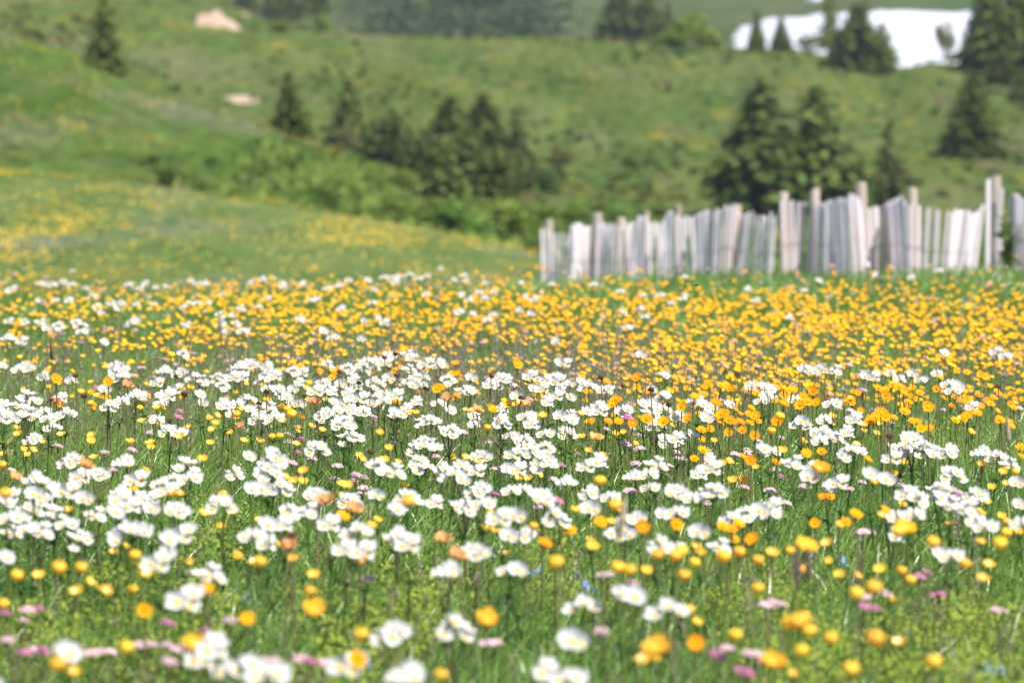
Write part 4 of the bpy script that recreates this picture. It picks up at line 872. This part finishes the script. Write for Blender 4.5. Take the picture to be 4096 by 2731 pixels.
for py, px in fy:
    r = rng.random(); right = px > 1500
    kd = 'globeflower' if r < .05 else 'buttercup' if r < (.22 if right else .66) else 'hawkweed'
    p = random.choice({'globeflower': PG, 'buttercup': PB, 'hawkweed': PH}[kd]); sc = R(.72, .92)
    if nh[kd] < 310 and 0 < px < 4096:
        nh[kd] += 1; put_plant(p, px, py, kd, sc, parts_to=11.8, extra="round yellow" if p in PG else "wide open golden")
    else: REST['hawkweed' if kd == 'globeflower' else kd].append(put_plant(random.choice(PHL) if kd == 'hawkweed' else p, px, py, "", sc, keep=False, gain=R(.9, 1.05)))
for _ in range(420):                                           # far pink heads
    px, py = R(-700, 4800), 1090 + 420 * R(0, 1)**1.2
    REST['pink'].append(put_plant(random.choice(PP[random.choice(['pink', 'mauve', 'pink'])]), px, py, "", R(.8, 1.1), keep=False, gain=R(.85, 1.1)))
for _ in range(34):                                           # far small whites
    px, py = R(-700, 4800), 1075 + 200 * R(0, 1)
    if px < 2000 or R(0, 1) < .1: REST['white'].append(put_plant(random.choice(PA[random.choice([2, 2, 3, 4])]), px, py, "", R(.85, 1.1), keep=False))
for side in (-1, 1):                                           # beyond both sides of the picture
    for _ in range(620):
        px = R(-2600, -60) if side < 0 else R(4150, 6700); py = 1330 + 1500 * R(0, 1)**1.2; r = R(0, 1)
        if r < .42: REST['white'].append(put_plant(random.choice(PA[random.choice([3, 4, 5, 6])]), px, py, "", R(.9, 1.1), keep=False))
        elif r < .72: REST['buttercup'].append(put_plant(random.choice(PB + PG), px, py, "", R(.85, 1.1), keep=False))
        elif r < .85: REST['hawkweed'].append(put_plant(random.choice(PH), px, py, "", R(.9, 1.1), keep=False))
        else: REST['pink'].append(put_plant(random.choice(PP['pink']), px, py, "", R(.9, 1.1), keep=False))
mass("distant_anemones", REST['white'], "distant white anemones blurring together near the meadow's far edge")
mass("distant_hawkweeds", REST['hawkweed'], "distant orange yellow flowers massed over the far meadow")
mass("distant_buttercups", REST['buttercup'], "distant yellow buttercups massed over the far meadow")
mass("distant_pink_flowers", REST['pink'], "distant pink flower heads among the yellow ones")

# ---------------------------------------------------------------- grass and ground cover
def sample_ground(n, d0, d1, pad=1.6, g=rng):
    """Points spread evenly over the strip of meadow in view and a margin beside it."""
    d = d0 + (d1 - d0) * g.random(n * 2); wmax = .112 * d1 + pad
    x = (g.random(n * 2) * 2 - 1) * wmax; k = np.abs(x) < .112 * d + pad
    return x[k][:n], d[k][:n]
def blades(x, y, hgt, wid, g, c_lo, c_hi, lean=.45, straw=.06, tip=1.25):
    n = len(x); z = H(x, y); a = g.random(n) * 6.283; f = np.where(g.random(n) < .6, g.normal(.2, .8, n), g.random(n) * 6.283)
    h = hgt * (.45 + .75 * g.random(n)); w = wid * (.6 + .7 * g.random(n)); ln = lean * (.2 + g.random(n)) * h
    wx, wy = np.cos(a) * w / 2, np.sin(a) * w / 2; V = np.zeros((n, 7, 3))
    for i, (t, ww) in enumerate(((0, .8), (.42, 1.0), (.76, .7))):
        cx = x + np.cos(f) * ln * t * t; cy = y + np.sin(f) * ln * t * t; cz = z - .01 + h * (t - .12 * t * t)
        V[:, i * 2] = np.stack([cx - wx * ww, cy - wy * ww, cz], 1); V[:, i * 2 + 1] = np.stack([cx + wx * ww, cy + wy * ww, cz], 1)
    V[:, 6] = np.stack([x + np.cos(f) * ln, y + np.sin(f) * ln, z - .01 + h * .86], 1)
    idx = np.arange(n)[:, None, None] * 7 + np.array([[0, 1, 3], [0, 3, 2], [2, 3, 5], [2, 5, 4], [4, 5, 6]])[None]
    p = np.clip(fbm(x * 1.1, y * .55, 21) * 1.5 - .35 + g.normal(0, .22, n), 0, 1)[:, None]
    c = np.array(c_lo) * (1 - p) + np.array(c_hi) * p
    s = g.random(n) < straw; c[s] = np.array((.26, .21, .09)) * (.7 + .5 * g.random(s.sum()))[:, None]
    T = np.repeat(c[:, None], 7, 1); T[:, 4:] *= tip
    return V.reshape(-1, 3), idx.reshape(-1, 3), T.reshape(-1, 3)
parts_ = []
for n, d0, d1, hg, wd in ((84000, 4.2, 9, .205, .0036), (148000, 9, 15, .215, .0042), (80000, 15, 21, .215, .0064), (40000, 21, 28, .20, .009), (12000, 28, 32, .16, .012)):
    parts_.append(blades(*sample_ground(n, d0, d1), hg, wd, rng, (.118, .228, .036), (.220, .325, .060), lean=.7))
for n, d0, d1, hg, wd in ((2600, 4.2, 10, .24, .0042), (3400, 10, 16, .25, .0045), (2600, 16, 27, .26, .006)):   # longer single blades
    parts_.append(blades(*sample_ground(n, d0, d1), hg, wd, rng, (.10, .16, .04), (.19, .23, .075), lean=.6, straw=.08))
x = rng.uniform(.5, 4.6, 5200); y = rng.uniform(26, 31.3, 5200)   # ranker grass at the foot of the fence
parts_.append(blades(x, y, .22, .010, rng, (.115, .185, .036), (.18, .24, .06), lean=.4, straw=.08))
o = 0; VV, FF, TT = [], [], []
for V, f, T in parts_: VV.append(V); FF.append(f + o); TT.append(T); o += len(V)
tag(link("grass", mesh_np("grass", np.concatenate(VV), np.concatenate(FF), M['grass'], np.concatenate(TT))), "fresh green alpine grass between the flowers", None, None, "stuff")

def specks(centres, spread, per, size, c1, c2, zlo, zhi, name, label, up=.5):
    """Froth of tiny flowers or leaves around given points, one object."""
    g = np.random.default_rng(len(name) + 3); n = len(centres) * per; c = np.repeat(np.array(centres), per, 0)
    x = c[:, 0] + g.normal(0, spread, n); y = c[:, 1] + g.normal(0, spread, n); z = H(x, y) + zlo + (zhi - zlo) * g.random(n)**.6 * (.5 + .55 * np.repeat(g.random(len(centres)), per))
    C = np.stack([x, y, z], 1); nrm = unit(g.normal(0, 1, (n, 3)) * .8 + np.array([.3, -.5, up + .4])); a = unit(np.cross(nrm, g.normal(0, 1, (n, 3)))); b = np.cross(nrm, a)
    s = (size * (.6 + .8 * g.random(n)))[:, None]; f = g.random(n)[:, None]
    T = np.array(c1) * (1 - f) + np.array(c2) * f
    tag(link(name, quads_mesh(name, C, a * s, b * s, T, M['flower_tint'])), label, None, None, "stuff")
LM = []
def lm_area(px0, px1, py0, py1, n, h=.17):
    for _ in range(n): LM.append(spot(R(px0, px1), R(py0, py1), h))
for a in ((380, 950, 2330, 2660, 34), (0, 400, 2380, 2640, 14), (700, 1000, 2010, 2280, 22), (400, 560, 2230, 2420, 9), (1500, 1800, 2280, 2560, 26), (1060, 1500, 2330, 2680, 24), (1540, 1700, 2150, 2260, 8), (2050, 2450, 2120, 2260, 14), (2440, 2640, 1720, 1790, 8), (2300, 2600, 1820, 1930, 10),
          (2850, 3200, 2240, 2480, 22), (3860, 4120, 2420, 2731, 34), (3600, 3900, 2440, 2560, 14), (3050, 3350, 2560, 2731, 18), (3400, 3700, 2560, 2731, 14), (3550, 3850, 1680, 1760, 12), (1300, 1600, 1660, 1740, 10), (1000, 1160, 1500, 1560, 8), (2100, 2400, 2300, 2450, 10), (100, 420, 1500, 1600, 8), (800, 1020, 1480, 1580, 10), (2900, 3100, 1900, 1960, 8), (-2300, -40, 2000, 2731, 60), (4140, 6400, 2000, 2731, 60), (1900, 2600, 1660, 1790, 16)): lm_area(*a)
specks(LM[::3] + LM[1::3], .034, 105, .0032, (.17, .235, .036), (.32, .36, .06), .07, .215, "ladys_mantle", "frothy yellow-green blossom low in the grass")
lv = list(zip(*sample_ground(1500, 4.5, 16)))
specks(lv, .02, 7, .009, (.055, .115, .02), (.11, .18, .035), .02, .12, "meadow_leaves", "small broad leaves low among the grass blades", .9)

# purple-brown grass panicles, a haze over the middle of the meadow
pan = []
for _ in range(1900):
    px = random.choice([R(0, 4096), random.gauss(2050, 600), R(-600, 4700)]); py = random.triangular(1230, 1720, 1380); pan.append((*spot(px, py, .30), R(.22, .34)))
for _ in range(160): pan.append((*spot(R(-200, 4300), R(1700, 2650), .28), R(.2, .32)))
g = np.random.default_rng(99); VV, TT, FF, b = [], [], [], 0
for x, y, h in pan:
    z = H1(x, y); lx, ly = g.normal(0, .035), g.normal(0, .035); w = .0007 * max(1, y / 11); br = np.array((.20, .16, .10)) * (.7 + .7 * g.random())
    pu = np.array((.33, .25, .22)) * (.7 + .6 * g.random())
    q = [(x - w, y, z), (x + w, y, z), (x + lx + w, y + ly, z + h), (x + lx - w, y + ly, z + h)]
    VV += q; TT += [br] * 4; FF.append((b, b + 1, b + 2)); FF.append((b, b + 2, b + 3)); b += 4
    for k in range(9):
        t = .72 + .3 * g.random(); c = np.array([x + lx * t + g.normal(0, .005), y + ly * t + g.normal(0, .005), z + h * t]); d = unit(np.array([g.normal(0, .5), g.normal(0, .5), 1])) * .0055; e = unit(np.cross(d, g.normal(0, 1, 3))) * .0016 * max(1, y / 13)
        VV += [tuple(c - d), tuple(c + e), tuple(c + d), tuple(c - e)]; TT += [pu] * 4; FF.append((b, b + 1, b + 2)); FF.append((b, b + 2, b + 3)); b += 4
tag(link("flowering_grass", mesh_np("flowering_grass", np.array(VV), np.array(FF, dtype=np.int32), M['flower_tint'], np.array(TT))), "purplish brown grass panicles hazing the middle of the meadow", None, None, "stuff")

# yellow flowers on the knoll and the slopes, far out of focus
def far_flowers(name, n, px0, px1, d0, d1, size, mask, c1, c2, label, hz=.1):
    g = np.random.default_rng(len(name) + 40); d = np.sqrt(g.random(n) * (d1**2 - d0**2) + d0**2); px = px0 + (px1 - px0) * g.random(n); x = (px - CX) / F * d
    k = mask(x, d, g); x, d = x[k], d[k]; m = len(x); z = H(x, d) + hz * (.6 + .6 * g.random(m))
    nrm = unit(np.array([.3, -.6, .6]) + g.normal(0, .35, (m, 3))); a = unit(np.cross(nrm, g.normal(0, 1, (m, 3)))); bb = np.cross(nrm, a); f = g.random(m)[:, None]; s = (size * (.7 + .6 * g.random(m)))[:, None]
    tag(link(name, quads_mesh(name, np.stack([x, d, z], 1), a * s, bb * s, np.array(c1) * (1 - f) + np.array(c2) * f, M['flower_tint'])), label, None, None, "stuff")
def mk(x, d, g): return g.random(len(x)) < np.clip((fbm(x * .5, d * .17, 31) - .45) * 3.4, .05, .8) * np.interp(d, [40, 46, 70, 78, 84], [.6, 1, .9, .5, .3]) * np.interp(CX + x / d * F, [0, 1100, 1700, 2100], [1, .8, .35, .15])
far_flowers("knoll_flowers", 42000, -1500, 2350, 38, 84, .0105, mk, (.74, .50, .06), (.78, .42, .03), "yellow flowers drifting in patches over the knoll")
def mw(x, d, g): return g.random(len(x)) < np.clip((fbm(x * .8, d * .3, 57) - .62) * 6, 0, 1)
def ms(x, d, g): return g.random(len(x)) < np.clip((fbm(x * .14, d * .05, 77) - .52) * 4, .01, .8)
far_flowers("slope_flowers", 30000, -800, 4900, 120, 338, .026, ms, (.70, .48, .05), (.75, .42, .03), "faint yellow flower patches across the green slopes", .2)

# one small fly over the far blossoms
fl = empty("fly", ray_pt(2788, 1140, 11.0)); tag(fl, "tiny black fly hovering above the blossoms before the fence", "fly")
def ball(c, r):
    V, Fc = dome(r[0], r[2], 8, 3, 0, False); V2 = [(x * 1.0, y * r[1] / r[0], z) for x, y, z in V]; n = len(V2)
    V3 = V2 + [(x, y, -z) for x, y, z in V2]; return [(x + c[0], y + c[1], z + c[2]) for x, y, z in V3], Fc + [tuple(n + i for i in reversed(f)) for f in Fc]
s_ = Shape().add(*ball((0, 0, 0), (.0036, .0017, .0016))).add(*ball((-.0042, 0, .0004), (.0013, .0014, .0013)))
link("body", s_.mesh("body", M['fly']), fl)
for sg in (-1, 1):
    link("wing", Shape().add([(0, 0, .0012), (.0012, sg * .0035, .0022), (.0042, sg * .0045, .0020), (.0045, sg * .0020, .0016)], [(0, 1, 2, 3)]).mesh("wing", M['wing'], False), fl)

# ---------------------------------------------------------------- what each plant is called
ROWS = [(2420, "bottom edge"), (2150, "front meadow"), (1930, "lower meadow"), (1760, "middle meadow"), (1600, "sharp band"), (1440, "upper meadow"), (1280, "far orange band"), (0, "farthest blurred band")]
COLS = [(380, "far left"), (800, "left"), (1250, "left of centre"), (1700, "just left of centre"), (2100, "centre"), (2550, "just right of centre"), (3000, "right of centre"), (3450, "right"), (3800, "well right"), (9999, "far right")]
CAT = {"white_anemone": ("anemone", "white anemones in the meadow"), "hawkweed": ("yellow flower", "orange-yellow ray flowers in the meadow"), "buttercup": ("buttercup", "buttercups in the meadow"), "globeflower": ("globeflower", "globeflowers in the meadow"),
       "withered_globeflower": ("withered flower", "withered globeflowers"), "pink_flower": ("pink flower", "pink flower heads in the grass"), "grass_spike": ("grass spike", "flowering grass spikes"), "forget_me_not": ("blue flower", "blue forget-me-nots"), "seed_stalk": ("seed head", "dark seed heads on stalks")}
NOUN = {"white_anemone": "an anemone", "hawkweed": "a ray flower", "buttercup": "a buttercup", "globeflower": "a globeflower", "withered_globeflower": "a withered globeflower", "pink_flower": "a pink head", "grass_spike": "a grass spike", "forget_me_not": "a blue forget-me-not", "seed_stalk": "a dark seed head"}
RANK = {"grass_spike": 1, "forget_me_not": 0, "withered_globeflower": 1, "seed_stalk": 1, "globeflower": 2, "pink_flower": 3, "white_anemone": 4, "hawkweed": 5, "buttercup": 6}
ORD = ["first", "second", "third", "fourth", "fifth", "sixth", "seventh", "eighth", "ninth", "tenth", "eleventh", "twelfth", "thirteenth", "fourteenth", "fifteenth", "sixteenth", "seventeenth", "eighteenth", "nineteenth", "twentieth"]
def phrase(kind, ex):
    if kind == "white_anemone": return f"{WORDS[ex]}-flowered white anemone"
    if kind == "hawkweed": return "orange-yellow ray flower"
    if kind == "buttercup": return "small yellow buttercup"
    if kind == "globeflower": return f"{ex} globeflower"
    if kind == "withered_globeflower": return "withered orange-brown globeflower"
    if kind == "pink_flower": return {'pink': "pale pink flower head", 'magenta': "deep magenta flower head", 'mauve': "faded dusty-pink flower head"}[ex]
    if kind == "forget_me_not": return "tiny blue forget-me-not"
    if kind == "grass_spike": return {"tan": "tan dry grass spike", "umber": "dark purplish grass spike"}[ex]
    return "dark seed head"
def nth(k): return ORD[k] if k < 20 else f"{k + 1}{ {1: 'st', 2: 'nd', 3: 'rd'}.get((k + 1) % 10, 'th') }"
def cell(px, py): return next(n for y, n in ROWS if py >= y), next(n for x, n in COLS if px < x)
XY = np.array([(q[2], q[3]) for q in IND]); first = {}; cells = {}
for i, (o, kind, px, py, d, ex) in enumerate(IND):
    tag(o, None, *CAT[kind]); r, c = cell(px, py); dx, dy = XY[:, 0] - px, XY[:, 1] - py; near = np.nonzero(dx * dx + 2 * dy * dy < 120**2)[0]; best = None
    for j in near:
        if IND[j][1] == kind: continue
        k = (RANK[IND[j][1]], dx[j]**2 + 2 * dy[j]**2)
        if best is None or k < best[0]: best = (k, j)
    lb = None
    if best is not None:
        j = best[1]; a, b = -dx[j], -dy[j]
        rel = ("right of" if a > 0 else "left of") if abs(a) > abs(b) * 1.2 else ("just below" if b > 0 else "just above")
        lb = f"{phrase(kind, ex)} {rel} {NOUN[IND[j][1]]}, {r}, {c}"
    cells.setdefault((phrase(kind, ex), r, c), []).append(i)
    first.setdefault(lb, []).append(i)
for lb, ii in first.items():
    if lb is not None and len(ii) == 1: IND[ii[0]][0]["label"] = lb; continue
for (ph, r, c), ii in cells.items():
    ii = sorted(ii, key=lambda i: IND[i][2])
    for k, i in enumerate(ii):
        if "label" in IND[i][0].keys(): continue
        if len(ii) == 1: lb = f"{ph} alone of its kind, {r}, {c}"
        elif len(ii) <= 40: lb = f"{nth(k)} from left of {len(ii)}: {ph}, {r}, {c}"
        else: lb = f"{ph} crowded among others, {r}, {c}"
        IND[i][0]["label"] = lb

# ---------------------------------------------------------------- the air between here and the far slopes
hm = new_mat("air"); ho = N(hm, "ShaderNodeOutputMaterial"); hv = N(hm, "ShaderNodeVolumePrincipled")
hv.inputs["Color"].default_value = (.86, .91, 1.0, 1); hv.inputs["Density"].default_value = .00012; hv.inputs["Anisotropy"].default_value = .2
L(hm, hv.outputs[0], ho.inputs["Volume"])
lo_, hi_, X_, Y0_, Y1_ = -60.0, 135.0, 3500.0, -60.0, 3600.0
hbv = [(-X_, Y0_, lo_), (X_, Y0_, lo_), (X_, Y1_, lo_), (-X_, Y1_, lo_), (-X_, Y0_, hi_), (X_, Y0_, hi_), (X_, Y1_, hi_), (-X_, Y1_, hi_)]
tag(link("haze", mesh_np("haze", hbv, [(3, 2, 1, 0), (4, 5, 6, 7), (0, 1, 5, 4), (1, 2, 6, 5), (2, 3, 7, 6), (3, 0, 4, 7)], hm)), "thin pale mountain haze over the whole view", None, None, "stuff")
